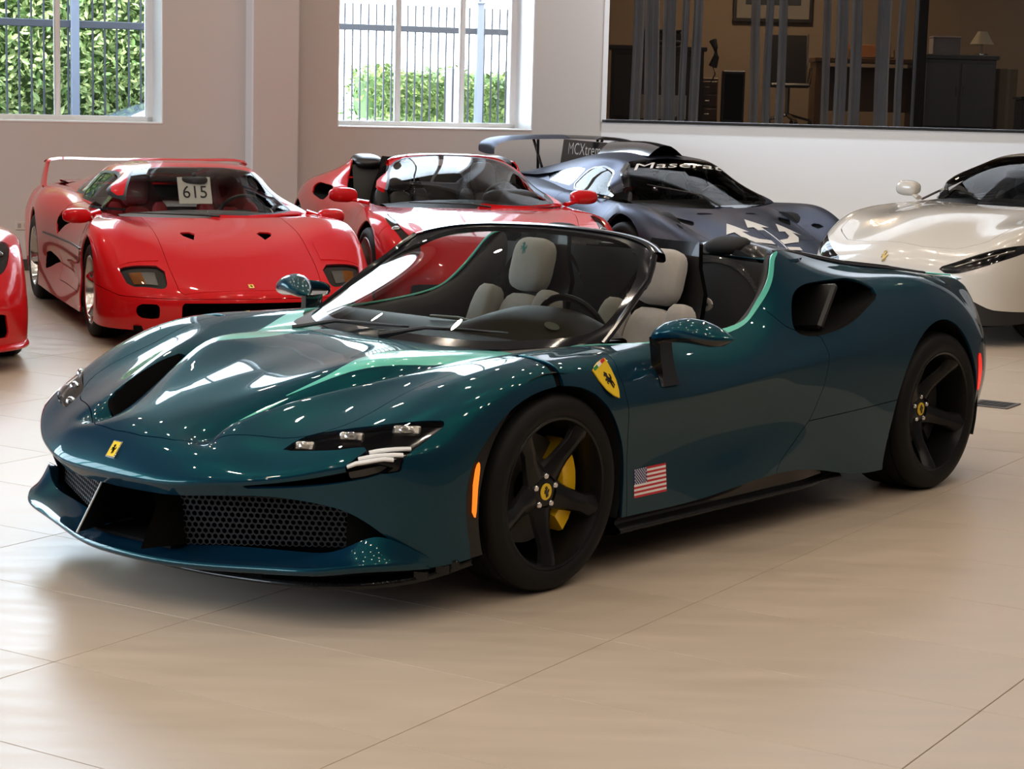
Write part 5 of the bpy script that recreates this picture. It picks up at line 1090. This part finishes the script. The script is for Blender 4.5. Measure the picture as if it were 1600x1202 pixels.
# roof snorkel, fin, wing
obj('roof_scoop', net([[(x, y, z+h*(1-(y/.16)**2)*(.6 if abs(y) > .15 else 1)) for y in (-.17, -.15, -.05, .05, .15, .17)] for x, z, h in ((-1.02, 1.185, .085), (-1.3, 1.19, .10), (-1.7, 1.18, .105), (-2.0, 1.14, .13))], 3, 2), M_BLK, car)
fn = prism([(-1.75, 1.18), (-2.0, 1.255), (-2.96, 1.262), (-3.02, 1.04), (-2.93, 1.0), (-2.3, 1.06)], .03); V, F = fn; fin_ = obj('shark_fin', (np.c_[V[:, 0], V[:, 2]-.015, V[:, 1]], F), M_BLK, car, sharp=20)
t2 = text_mesh('MCXtrema', .155, .001, shear=.15, space=1.05); R_ = np.array([[1, 0, 0], [0, 0, -1], [0, 1, 0]]).T
obj('fin_lettering', (np.c_[-2.50-(-1)*t2[0][:, 0]*-1*-1, np.full(len(t2[0]), -.0165), 1.175+t2[0][:, 1]], t2[1]), M_WHT, fin_, smooth=False)
WG = [(-2.98, -.80, 1.13), (-2.99, -.79, 1.19), (-3.0, -.72, 1.235), (-3.01, -.55, 1.262), (-3.02, 0, 1.278), (-3.01, .55, 1.262), (-3.0, .72, 1.235), (-2.99, .79, 1.19), (-2.98, .80, 1.13)]
WN = lambda Q: net([[(x+.16, y, z-.01), (x+.06, y, z+.018), (x-.10, y, z+.022), (x-.20, y, z+.012), (x-.04, y, z-.012), (x+.16, y, z-.01)] for x, y, z in Q], 4, 3)
wg_ = WN(WG); obj('rear_wing', clip(wg_, .0-wg_[0][:, 1]), P_MATT, car); obj('carbon_wing_half', clip(wg_, wg_[0][:, 1]-.004), M_CARB, car)
for y in (-.34, .34):
    for dx in (0, .10): obj('wing_strut', tube([(-2.95+dx, y, 1.262), (-2.86-dx*1.2, y*.8, .96)], .014, 8), M_BLK, car)
obj('engine_deck', oriented([[(-1.7, y*.45, 1.13-.05*abs(y)), (-2.3, y*.6, 1.06-.10*abs(y)), (-2.9, y*.6, .96), (-3.3, y*.5, .90)] for y in np.linspace(-1, 1, 7)], 3, 3), P_MATT, car)
w = dict(rim_mat=M_RIM, wid=[.036, .024, .020, .026], dep=[-.07, -.06, -.035, -.014], cap=None, nsp=10)
for s in (1, -1):
    wheel(car, (0, s*.965, .345), .345, .24, .28, s, phase=80, **w); wheel(car, (-2.7, s*.985, .35), .35, .24, .32, s, phase=50, **w)
arch_liner(car, 0, .355, .41, .95, .55); arch_liner(car, -2.7, .36, .41, .97, .55)
obj('front_splitter', net([[(x-.25, y, .08), (x, y, .075), (x+.01, y, .09), (x-.2, y, .11)] for y, x in ((0, 1.20), (.4, 1.15), (.70, .98), (.86, .78))], 3, 3, bv=(1, 2), sym=True), M_CARB, car)
obj('underbody', xf(prism([(.9, -.7), (.9, .7), (.45, .75), (.42, .6), (-.42, .6), (-.5, .88), (-2.2, .92), (-2.3, .6), (-3.2, .6), (-3.2, -.6), (-2.3, -.6), (-2.2, -.92), (-.5, -.88), (-.42, -.6), (.42, -.6), (.45, -.75)], .03), None, (0, 0, .10)), M_DARK, car)
# ================================================================ white grand tourer at the right
P_WHITE = mat('pearl_white_paint', (.64, .595, .53), .22, 0., 1.)
car = thing('coupe', 'pearl white grand touring coupe with slim black headlamps at the right edge', 'car', (3.29, 14.94, 0), -2.39); car.scale = (.975, .975, 1.015)
RO = [
 [(-.22,0,.93),(.2,0,.90),(.5,0,.815),(.78,0,.69),(.90,0,.58),(.93,0,.46),(.92,0,.3),(.88,0,.15)],
 [(-.26,.3,.93),(.18,.3,.885),(.47,.3,.80),(.74,.3,.68),(.86,.3,.575),(.89,.3,.46),(.88,.3,.3),(.84,.3,.15)],
 [(-.36,.5,.925),(.12,.52,.855),(.42,.53,.785),(.68,.54,.67),(.80,.55,.565),(.83,.55,.455),(.82,.55,.3),(.78,.55,.15)],
 [(-.43,.62,.92),(.05,.70,.858),(.33,.74,.815),(.56,.755,.71),(.68,.77,.59),(.72,.775,.465),(.71,.78,.32),(.68,.78,.15)],
 [(-.48,.68,.915),(0,.80,.875),(.22,.85,.825),(.38,.87,.73),(.47,.885,.61),(.52,.895,.475),(.52,.90,.33),(.5,.90,.16)],
 [(-.52,.705,.915),(-.1,.84,.873),(.06,.90,.81),(.18,.92,.72),(.25,.93,.61),(.29,.94,.49),(.3,.94,.35),(.3,.94,.18)],
 [(-.60,.72,.915),(-.2,.86,.86),(-.06,.92,.79),(0,.94,.71),(0,.945,.6),(0,.945,.5),(0,.945,.35),(0,.94,.2)],
 [(-.75,.74,.92),(-.45,.84,.85),(-.40,.90,.78),(-.38,.93,.69),(-.37,.935,.6),(-.37,.935,.5),(-.36,.935,.35),(-.36,.93,.2)],
 [(-1.1,.76,.93),(-1.1,.84,.87),(-1.1,.89,.79),(-1.1,.92,.69),(-1.1,.925,.6),(-1.1,.92,.5),(-1.1,.92,.35),(-1.1,.93,.2)],
 [(-1.8,.74,.96),(-1.85,.84,.91),(-1.9,.91,.84),(-1.92,.95,.75),(-1.95,.96,.64),(-1.97,.96,.5),(-1.98,.96,.36),(-1.98,.955,.2)],
 [(-2.4,.66,.98),(-2.5,.80,.94),(-2.6,.90,.88),(-2.65,.955,.79),(-2.67,.975,.67),(-2.67,.98,.52),(-2.67,.98,.36),(-2.67,.97,.2)],
 [(-2.95,.6,.93),(-3.0,.72,.91),(-3.05,.82,.86),(-3.1,.88,.78),(-3.12,.9,.66),(-3.12,.9,.52),(-3.1,.9,.38),(-3.08,.88,.25)],
 [(-3.35,.4,.93),(-3.4,.46,.91),(-3.43,.52,.86),(-3.45,.55,.78),(-3.46,.56,.66),(-3.46,.56,.52),(-3.44,.56,.38),(-3.4,.55,.25)],
 [(-3.45,0,.93),(-3.5,0,.91),(-3.54,0,.86),(-3.56,0,.78),(-3.58,0,.66),(-3.58,0,.52),(-3.55,0,.38),(-3.5,0,.25)],
]
ROC = [
 [(-.22,0,.922),(-.26,.3,.922),(-.34,.48,.92),(-.43,.62,.916),(-.50,.69,.912)],
 [(-.52,0,1.08),(-.54,.28,1.075),(-.59,.45,1.06),(-.66,.575,1.04),(-.75,.71,.925)],
 [(-.85,0,1.225),(-.87,.26,1.22),(-.90,.42,1.20),(-.96,.515,1.165),(-1.0,.73,.93)],
 [(-1.2,0,1.297),(-1.2,.25,1.29),(-1.22,.41,1.27),(-1.26,.515,1.22),(-1.28,.74,.935)],
 [(-1.6,0,1.295),(-1.6,.25,1.288),(-1.6,.40,1.265),(-1.6,.515,1.21),(-1.6,.745,.945)],
 [(-2.2,0,1.20),(-2.2,.24,1.19),(-2.2,.38,1.165),(-2.2,.485,1.12),(-2.15,.69,.96)],
 [(-2.9,0,1.0),(-2.9,.2,.995),(-2.9,.34,.985),(-2.88,.45,.97),(-2.85,.6,.94)],
]
sh = shell_of(RO); BM = (sh[0][:, :3], sh[1]); ontop = lambda x, y: hit(BM, (x, y, 1.7), (0, 0, -1)); onfront = lambda y, z: hit(BM, (1.9, y, z), (-1, 0, 0)); onside = lambda x, z: hit(BM, (x, 1.5, z), (0, -1, 0))
a1, a2 = circ(0, .355, .385), circ(-2.67, .36, .39)
slit = [(.44, .535), (.55, .580), (.66, .632), (.76, .675), (.84, .70), (.90, .71), (.91, .675), (.86, .625), (.78, .575), (.68, .53), (.58, .50), (.48, .50)]
chin = lambda V: np.where(V[:, 0] > .1, np.interp(np.abs(V[:, 1]), [0, .45, .62, .80, .95], [.46, .44, .36, .26, .24])-V[:, 2], -1)
hs = [inxz(a1), inxz(a2), inyz(slit, .3)]; s2 = cutout(sh, *hs)
ch, s2 = split2(s2, chin); door = [(-.60, .93), (-.58, .6), (-.50, .22), (-1.55, .22), (-1.75, .6), (-1.72, .98), (-1.1, .95)]; dr, s2 = split2(s2, inxz(door))
lid, s2 = split2(s2, inxy([(-.7, -.2), (.80, -.2), (.78, .25), (.70, .50), (.564, .674), (.30, .735), (0, .765), (-.4, .77), (-.7, .74)], .55))
obj('lower_intake', ch, M_PLAST, car); lrs('door', dr, P_WHITE, car); obj('bonnet', lip(lid), P_WHITE, car); obj('body_shell', lip(s2), P_WHITE, car); obj('inner_liner', cutout(offset(BM, .016), *hs), M_DARK, car)
lrs('lamp_panel', keep(offset(BM, .010), lambda V: inyz(slit, .3)(V)+.006), M_BLK, car)
for s in (1, -1): obj('lamp_bar', tube([place(onfront(y*s, z), -.004) for y, z in ((.56, .548), (.66, .588), (.76, .632), (.85, .668))], .008, 6), M_LED, car)
lrs('lamp_lens', keep(offset(BM, -.001), inyz(slit, .3)), glass('lamp_glass', (.8, .8, .8), 1.5), car)
h = onfront(0, .585); R_ = basis(h[1]); obj('nose_emblem', xf(prism(np.array(HORSE)*.05, .004), R_, place(h)), mat('badge_gold', (.5, .38, .15), .3, .8), car, smooth=False)
cb = oriented(ROC, sym=True)
wsp = C2((-.27, -.3), (-.27, 0), (-.31, .3), (-.39, .47), (-.50, .60), (-.68, .555), (-.92, .47), (-.99, .38), (-1.0, .2), (-1.0, -.3), n=2)
sdw = [(-.72, .94), (-.88, 1.04), (-1.08, 1.14), (-1.3, 1.185), (-1.6, 1.18), (-1.9, 1.12), (-2.0, .985), (-1.4, .955)]
fw = lambda V: np.where(V[:, 0] > -1.3, sdxy(V, wsp), -1); fs = lambda V: np.where(np.abs(V[:, 1]) > .4, sdxz(V, sdw), -1)
obj('windscreen', keep(cb, fw), G_CAR, car); lrs('side_window', keep(cb, fs), G_CAR, car)
rf = cutout(cb, fw, fs); fa = lambda V: np.maximum(fw(V)+.06, fs(V)+.03); obj('window_surround', lip(keep(rf, fa), .01), M_BLK, car); obj('roof', lip(cutout(rf, fa)), P_WHITE, car)
lr('pillar_trim', tube([(-.50, .695, .925), (-.72, .645, 1.005), (-.95, .59, 1.09), (-1.2, .545, 1.165), (-1.5, .535, 1.19)], .009, 6), M_CHROME, car)
obj('dashboard', net([[(-.34, y, .91), (-.56, y, .955-.03*(y/.6)**2), (-.74, y, .94-.03*(y/.6)**2), (-.78, y, .65)] for y in np.linspace(-.62, .62, 7)], 3, 3), M_CAB, car); steering(car, (-.92, .36, .93), .38, .17)
obj('cabin_floor', box((-1.3, 0, .36), (1.5, 1.3, .04), bev=.01), M_CAB, car); obj('rear_bulkhead', box((-2.05, 0, .7), (.05, 1.25, .6), bev=.02), M_CAB, car)
for y in (.36, -.36): seat_parts(car, -1.30, y, .42, mat('dark_leather', (.022, .02, .02), .5), M_CAB, rec=.3)
obj('rear_view_mirror', ell((.05, .22, .07), .7), M_BLKTRIM, car).location = (-.80, 0, 1.15)
mirror_pod(car, (-.60, .905, 1.0), (.13, .21, .12), P_WHITE, (-.58, .78, .93))
w = dict(rim_mat=mat('silver_rim', (.42, .42, .43), .3, .9), wid=[.042, .030, .026, .036], dep=[-.06, -.05, -.03, -.012], cap=None)
for s in (1, -1):
    wheel(car, (0, s*.935, .345), .345, .258, .245, s, phase=80, **w); wheel(car, (-2.67, s*.965, .35), .35, .258, .285, s, phase=50, **w)
arch_liner(car, 0, .355, .39, .92, .5); arch_liner(car, -2.67, .36, .395, .95, .5)
obj('underbody', xf(prism([(.8, -.65), (.8, .65), (.42, .75), (.4, .6), (-.4, .6), (-.5, .85), (-2.1, .9), (-2.3, .6), (-3.3, .5), (-3.3, -.5), (-2.3, -.6), (-2.1, -.9), (-.5, -.85), (-.4, -.6), (.4, -.6), (.42, -.75)], .03), None, (0, 0, .13)), M_DARK, car)
# ================================================================ seen through the windows: fence, hedges, a parked car
def wpt(s, d, z, A=True):
    o, a = (A0, ANG_A) if A else (B0, ANG_B); return (o[0]+math.cos(a)*s-math.sin(a)*d, o[1]+math.sin(a)*s+math.cos(a)*d, z)
M_FENCE = mat('painted_iron', (.05, .055, .07), .5, .1); M_POST = mat('post_paint', (.20, .23, .30), .5)
def fence(label, s0, s1, dep, step, rail, top, post_s):
    f = thing('iron_fence', label, 'fence', wpt(s0, dep, 0), ANG_A); L = s1-s0
    obj('top_rail', box((L/2, 0, rail), (L, .035, .075), bev=.006), M_FENCE, f); obj('bottom_rail', box((L/2, 0, .25), (L, .035, .06), bev=.006), M_FENCE, f)
    pk = None; n = int(L/step)
    for i in range(n):
        x = (i+.5)*step
        if abs(x-(post_s-s0)) < .06: continue
        if pk is None: pk = obj('picket', join(box((0, 0, top/2), (.019, .019, top), bev=.003)), M_FENCE, f); c = pk
        else: c = copy_under(pk, f)
        c.location = (x, 0, 0)
    p = obj('post', join(box((0, 0, (top+.05)/2), (.085, .085, top+.05), bev=.006), box((0, 0, top+.06), (.11, .11, .03), bev=.01), xf(lathe([(0, .04), (.03, .02), (.03, -.02), (0, -.04)], 10, 'z'), None, (0, 0, top+.11))), M_POST, f); p.location = (post_s-s0, 0, 0)
    return f
fence('grey iron picket fence outside the left window, in front of the tall hedge', -1.2, 2.3, 2.5, .122, 2.26, 2.95, 1.0)
fence('grey iron picket fence outside the middle window, with a capped post', 3.9, 7.4, 5.0, .098, 2.41, 2.69, 6.24)
def leaf_mat(name, a, b):
    m = mat(name, a, .5); nt = m.node_tree; L = nt.links.new; bs = nt.nodes['Principled BSDF']
    g = nt.nodes.new('ShaderNodeNewGeometry'); mx = nt.nodes.new('ShaderNodeMix'); mx.data_type = 'RGBA'; mx.inputs[6].default_value = (*a, 1); mx.inputs[7].default_value = (*b, 1); L(g.outputs['Random Per Island'], mx.inputs[0]); L(mx.outputs[2], bs.inputs['Base Color']); return m
def hedge(label, s0, s1, d0, d1, z0, z1, n, size, m, taper=.0, seed=3):
    rg = np.random.default_rng(seed); h = thing('hedge', label, 'hedge', wpt(s0, d0, 0), ANG_A); L = s1-s0; W_ = d1-d0
    P = np.stack([rg.random(n)*L, rg.random(n)**1.6*W_, z0+rg.random(n)*(z1-z0)], 1)
    P[:, 0] += .10*np.sin(P[:, 2]*5+P[:, 1]*3); P[:, 2] += .05*np.sin(P[:, 0]*7)
    V = np.zeros((n, 6, 3)); 
    ax = rg.normal(size=(n, 3))+np.array([0, -.6, .5]); ax /= np.linalg.norm(ax, axis=1)[:, None]; u = np.cross(ax, rg.normal(size=(n, 3))); u /= np.linalg.norm(u, axis=1)[:, None]; v = np.cross(ax, u)
    s = size*(.6+.8*rg.random(n))[:, None]
    for k, (a, b, c) in enumerate(((-1, 0, 0), (-.35, .42, .1), (.5, .36, .1), (1, 0, -.08), (.5, -.36, .1), (-.35, -.42, .1))): V[:, k] = P+s*(a*u+b*v+c*ax)
    F = [(6*i+a, 6*i+b, 6*i+c, 6*i+d) for i in range(n) for a, b, c, d in ((0, 1, 2, 3), (0, 3, 4, 5))]
    obj('foliage', (V.reshape(-1, 3), F), m, h, kind='stuff', smooth=False)
    obj('dense_core', ell((L*.97, W_*.7, (z1-z0)*.92), .3), mat('hedge_shadow', (.08, .14, .04), .9), h).location = (L/2, W_*.62, (z0+z1)/2)  # solid core of one even green inside the leaves
    for x in np.linspace(L*.15, L*.85, max(2, int(L/.7))): obj('stem', tube([(x, W_*.5, 0), (x+.05, W_*.5, z0*.6), (x-.03, W_*.5, z0+.3)], [.03, .025, .015], 6), mat('hedge_bark', (.12, .09, .06), .9), h)
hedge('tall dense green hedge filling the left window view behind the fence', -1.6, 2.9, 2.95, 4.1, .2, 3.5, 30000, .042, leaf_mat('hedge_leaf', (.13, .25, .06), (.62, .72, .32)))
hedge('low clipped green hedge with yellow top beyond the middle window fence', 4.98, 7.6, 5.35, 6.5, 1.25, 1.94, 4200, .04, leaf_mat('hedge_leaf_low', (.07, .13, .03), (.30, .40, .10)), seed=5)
obj('ground_outside', box((0, 0, -.03), (60, 40, .05)), mat('pale_concrete', (.72, .72, .70), .8), kind='structure').location = wpt(0, 21, 0)
gate = thing('gate_panel', 'narrow pale gate post beside the low hedge outside the middle window', 'post', wpt(5.98, 5.25, 0), ANG_A); obj('gate_post', box((0, 0, .98), (.14, .06, 1.96), bev=.006), mat('pale_post', (.62, .56, .54), .6), gate); obj('hinge', box((.10, 0, 1.88), (.10, .02, .02)), M_FENCE, gate)
def copy_tree(o, parent=None):
    c = o.copy(); COL.objects.link(c); c.parent = parent
    for ch in o.children: copy_tree(ch, c)
    return c
# parked hatchback: own small shell
pc = thing('parked_car', 'pale silver car parked outside the left window, in front of the hedge', 'car', wpt(2.42, 1.53, 0), ANG_A+math.pi)
PH = [[(x, 0, zt), (x, .45, zt-.02), (x, .64, zt-.09), (x, .76, zs), (x, .82, .6), (x, .80, .25)] for x, zt, zs in ((-.3, 1.57, .98), (.3, 1.60, .97), (.75, 1.53, .96), (1.25, 1.36, .96), (1.75, 1.10, .95), (2.05, .99, .92), (2.6, .84, .78), (2.78, .62, .6))]
ph = net(PH, 5, 5); ph = withn(both((ph[0]*[1, 1, 1], ph[1]))); wpol = lambda V: np.where(V[:, 2] > .9, sdxy(V, [(.80, -.1), (.80, .52), (1.78, .68), (1.86, -.1)]), -1); spol = lambda V: np.where(np.abs(V[:, 1]) > .6, sdxz(V, [(-.2, 1.02), (-.1, 1.42), (.7, 1.40), (1.55, 1.02)]), -1)
obj('body_shell', cutout(ph, wpol, spol), mat('silver_paint', (.62, .66, .72), .3, .3, .5), pc); obj('windscreen', keep(ph, wpol), mat('dark_glass', (.10, .13, .16), .05), pc); lrs('side_window', keep(ph, spol), mat('dark_glass', (.10, .13, .16), .05), pc)
for s in (1, -1): wheel(pc, (2.0, s*.82, .32), .32, .22, .2, s, mat('silver_rim', (.42, .42, .43), .3, .9), [.04, .03, .03, .035], [-.04, -.03, -.02, -.01], 20, cap=None)
# ================================================================ the dim office behind the dark glass
FZ = 1.40
def ob(name, s, d, z, sz, m, parent=None, bev=.006, rz=0): return obj(name, xf(box((0, 0, 0), sz, bev=bev), rot('z', rz), (s, d, z)), m, parent)
off = struct('office_room', (*B0, 0), ANG_B)
M_OW = mat('office_wall', (.34, .25, .17), .8); M_OF = mat('office_carpet', (.07, .06, .05), .95)
ob('floor_slab', 3.6, 2.5, FZ-.10, (8.4, 4.6, .16), M_OF, off); ob('office_back_wall', 3.6, 4.7, 2.9, (8.4, .12, 3.2), M_OW, off); ob('office_end_wall', -.55, 2.4, 2.9, (.12, 4.6, 3.2), M_OW, off); ob('office_end_wall', 7.7, 2.4, 2.9, (.12, 4.6, 3.2), M_OW, off); ob('office_ceiling', 3.6, 2.5, 4.45, (8.4, 4.6, .1), mat('office_ceiling_paint', (.25, .22, .2), .8), off); ob('partition', 3.41, 2.0, 2.6, (.10, .12, 2.5), mat('dark_column', (.015, .013, .012), .6), off)
ob('front_spandrel', 3.6, .24, 4.15, (8.4, .1, .6), M_OW, off)
lamp('office_lamp', wpt(1.8, 2.6, 4.2, False), 48, .5, (1, .72, .45)); lamp('office_lamp', wpt(5.4, 2.4, 4.2, False), 11, .5, (1, .85, .7))
def othing(name, label, cat, s, d, z=FZ): return thing(name, label, cat, wpt(s, d, z, False), ANG_B)
M_CUR = mat('sheer_curtain', (.88, .91, .96), .8, noise=(3, .6, (.70, .74, .82)), alpha=.88)
def curtain(label, s0, s1, seed):
    t = othing('curtain', label, 'curtain', s0, .30); rg = np.random.default_rng(seed); x = 0
    while x < s1-s0-.05:
        w_ = .07+.08*rg.random(); n = 18; u = np.linspace(0, w_, n); ph_ = rg.random()*6; y = .045*np.sin(u*2*math.pi/.085+ph_)+.012*np.sin(u*2*math.pi/.031+ph_*2); G = []
        for z in np.linspace(.03, 2.75, 7): G.append(np.stack([x+u*(1-.08*z/2.75)+.010*np.sin(z*2+ph_), y, np.full(n, z)], -1))
        m = gmesh(np.array(G)); V, F = m; obj('drape', join((V, F), (V+[0, .004, 0], [f[::-1] for f in F])), M_CUR, t); x += w_+.015+.04*rg.random()
    obj('curtain_rail', tube([(-.05, 0, 2.78), (s1-s0+.05, 0, 2.78)], .012, 6), M_CHROME, t)
curtain('leftmost pale pleated curtain behind the dark office glass', .28, .93, 1); curtain('second blue-grey curtain from the left behind the office glass', 1.46, 1.87, 2)
curtain('third blue-grey curtain, right of the office chair', 2.17, 2.50, 3); curtain('rightmost narrow curtain behind the office glass', 2.70, 2.97, 4)
M_DKW = mat('dark_wood', (.028, .022, .018), .45); M_BRW = mat('brown_wood', (.16, .075, .03), .4); M_GRY = mat('grey_cabinet', (.13, .135, .14), .5)
t = othing('credenza', 'dark cabinet at the left end of the office, with a printer on it', 'cabinet', .60, 2.35); ob('carcass', 0, 0, .40, (1.0, .5, .76), M_DKW, t); ob('top', 0, 0, .80, (1.06, .56, .05), M_DKW, t)
for k in (-1, 1): d_ = ob('cabinet_door', k*.24, -.262, .40, (.46, .02, .66), mat('smoked_wood', (.05, .04, .032), .4), t); ob('door_handle', k*.05, -.28, .45, (.015, .02, .12), M_CHROME, d_, .003)
t = othing('printer', 'dark printer on the office cabinet at left', 'printer', .64, 2.35, FZ+.825); ob('printer_body', 0, 0, .08, (.42, .36, .15), M_PLAST, t, .02); ob('paper_tray', .05, -.2, .05, (.3, .12, .02), M_GRY, t); ob('lid', 0, 0, .165, (.5, .38, .02), M_BLK, t)
t = othing('handset', 'dark telephone handset hanging at the end of the cabinet', 'phone', 1.20, 2.15, FZ+.62); obj('handset_body', tube([(0, 0, 0), (.03, -.02, .1), (.02, -.02, .2), (-.01, 0, .28)], [.05, .035, .03, .045], 8), M_PLAST, t); obj('cord', tube([(0, 0, 0), (.03, 0, -.08), (-.02, 0, -.18)], .008, 6), M_PLAST, t)
t = othing('speaker_box', 'small dark upright box on the office floor between two curtains', 'speaker', 1.43, 2.2); ob('cabinet_body', 0, 0, .29, (.24, .24, .58), M_PLAST, t, .01); ob('front_cloth', 0, -.125, .3, (.20, .012, .5), M_DARK, t)
t = othing('drawer_unit', 'brown low drawer unit on the office floor by the speaker box', 'cabinet', 1.18, 2.9); ob('carcass', 0, 0, .25, (.24, .4, .5), M_BRW, t)
for k in range(3): d_ = ob('drawer', 0, -.205, .10+.15*k, (.22, .02, .13), mat('drawer_front', (.12, .06, .028), .4), t); ob('knob', 0, -.222, .10+.15*k, (.05, .012, .012), M_CHROME, d_, .002)
t = othing('picture', 'framed picture on the brown office wall, cut by the top of the photo', 'picture', 2.04, 4.60, 2.62); ob('frame', 0, 0, .45, (.95, .04, .95), M_DKW, t); ob('mat_board', 0, -.022, .45, (.87, .01, .87), mat('mat_board', (.32, .28, .23), .8), t); ob('print', 0, -.029, .50, (.66, .008, .64), mat('dark_print', (.05, .05, .06), .6), t)
t = othing('office_chair', 'slim high-backed office chair with chrome edges between two curtains', 'chair', 2.08, 2.75)
obj('backrest', net([[(x, .20+.06*(zz-.5)**2, zz) for zz in (.46, .6, .8, 1.0)] for x in (-.21, -.1, 0, .1, .21)], 3, 3), M_DKW, t); ob('seat', 0, -.02, .44, (.44, .42, .05), M_DKW, t, .02); obj('chair_post', tube([(0, 0, .12), (0, 0, .43)], .025, 8), M_CHROME, t)
lr('back_edge', tube([(0, 0, .0), (0, .01, .2), (0, .03, .4), (0, .06, .56)], .010, 6), M_CHROME, t)
for o in [c for c in t.children if c.name.startswith('back_edge')]: o.location = ((.22 if '.' in o.name[-4:] else -.22), .20, .45)
for k in range(5): a = k*2*math.pi/5; obj('foot', tube([(0, 0, .12), (.26*math.cos(a), .26*math.sin(a), .06)], [.02, .014], 6), M_CHROME, t); obj('caster', xf(ell((.05, .05, .05), 1., 10, 8), None, (.26*math.cos(a), .26*math.sin(a), .03)), M_PLAST, t)
for k in (-1, 1): obj('armrest', tube([(k*.23, .16, .46), (k*.25, .10, .64), (k*.25, -.12, .64), (k*.23, -.10, .46)], .012, 6), M_CHROME, t)
t = othing('desk', 'brown wooden desk behind the curtains in the middle of the office', 'desk', 2.99, 3.05); ob('desk_top', 0, 0, .735, (1.25, .7, .05), M_BRW, t)
for x in (-.55, .55): ob('pedestal', x, 0, .355, (.12, .6, .70), M_BRW, t)
ob('modesty_panel', 0, .22, .42, (1.0, .03, .5), M_BRW, t)
t = othing('desk_tray', 'orange-brown letter tray with metal corners on the brown desk', 'tray', 3.0, 2.95, FZ+.76); ob('tray_base', 0, 0, .012, (.5, .32, .022), M_BRW, t); ob('tray_back', 0, .15, .08, (.5, .02, .16), mat('orange_wood', (.42, .18, .06), .4), t)
for k in (-1, 1): ob('metal_corner', k*.245, -.14, .05, (.012, .02, .10), M_CHROME, t, .002)
t = othing('filing_cabinet', 'light grey cabinet at the right part of the office', 'cabinet', 3.86, 2.35); ob('carcass', 0, 0, .38, (.76, .5, .76), M_GRY, t); ob('top', 0, 0, .785, (.82, .54, .05), M_GRY, t)
for k in (-1, 1): d_ = ob('cabinet_door', k*.19, -.262, .38, (.36, .02, .68), mat('grey_door', (.16, .165, .17), .45), t); ob('door_handle', k*.04, -.28, .42, (.012, .02, .10), M_CHROME, d_, .003)
t = othing('box_file', 'pale pinkish box on the grey office cabinet', 'box', 3.72, 2.35, FZ+.81); ob('carton', 0, 0, .09, (.30, .26, .18), mat('pale_carton', (.35, .31, .31), .7), t); ob('carton_lid', 0, 0, .185, (.31, .27, .02), mat('pale_carton_lid', (.40, .36, .36), .7), t)
t = othing('desk_lamp', 'small cream lamp on the grey cabinet at the right', 'lamp', 4.12, 2.35, FZ+.81); obj('lamp_shade', lathe([(.05, .26), (.13, .12), (.125, .12), (.045, .25)], 20, 'z'), mat('cream_shade', (.45, .38, .26), .6), t); obj('lamp_stem', tube([(0, 0, .01), (0, 0, .2)], .012, 8), M_CHROME, t); obj('lamp_base', lathe([(0, .02), (.07, .02), (.075, 0), (0, 0)], 20, 'z'), M_CHROME, t)
t = othing('carton_stack', 'tan upright carton beside the grey cabinet at right', 'box', 4.44, 2.55); ob('carton', 0, 0, .34, (.20, .3, .68), mat('tan_card', (.28, .21, .13), .8), t); ob('tape_strip', 0, -.152, .34, (.04, .004, .68), mat('tan_tape', (.35, .28, .18), .4), t)
t = othing('dark_crate', 'dark crate with pale lettering at the right bottom of the office glass', 'box', 4.62, 1.1); ob('crate', 0, 0, .18, (.66, .4, .34), M_PLAST, t, .02); ob('crate_lid', 0, 0, .36, (.70, .44, .03), M_BLK, t)
V, F = text_mesh('FAIR', .15, .001); obj('crate_lettering', (np.c_[V[:, 0], np.full(len(V), -.202), V[:, 1]+.17], F), mat('faint_ink', (.14, .14, .14), .6), t, smooth=False)
t = othing('side_chair', 'white curved shell low behind the leftmost curtain', 'chair', .66, 1.6); obj('chair_shell', net([[(.24*math.sin(a), -.20*math.cos(a), z*(1-.35*(a/1.6)**2*(z > .3))) for z in (.05, .18, .3)] for a in np.linspace(-1.5, 1.5, 11)], 2, 3), mat('white_shell', (.75, .78, .8), .4), t); ob('seat', 0, 0, .06, (.4, .36, .05), M_GRY, t, .02)  # pale curved shape with a flat panel on short legs
for x in (-.17, .17):
    for y in (-.14, .14): obj('leg', tube([(x, y, 0), (x*.9, y*.9, .06)], .012, 6), M_CHROME, t)
# floor outlet plate near the tail of the convertible
fp = floor_plate = thing('floor_vent', 'dark metal floor plate set in the tiles behind the rear wheel', 'vent', (2.745, 11.245, .0), -.557)
obj('plate', box((0, 0, .003), (.24, .24, .006), bev=.002), mat('plate_metal', (.10, .085, .075), .45, .5), fp)
for k in range(6): obj('slot', box((0, -.08+.032*k, .0063), (.19, .010, .002)), M_DARK, fp, smooth=False)
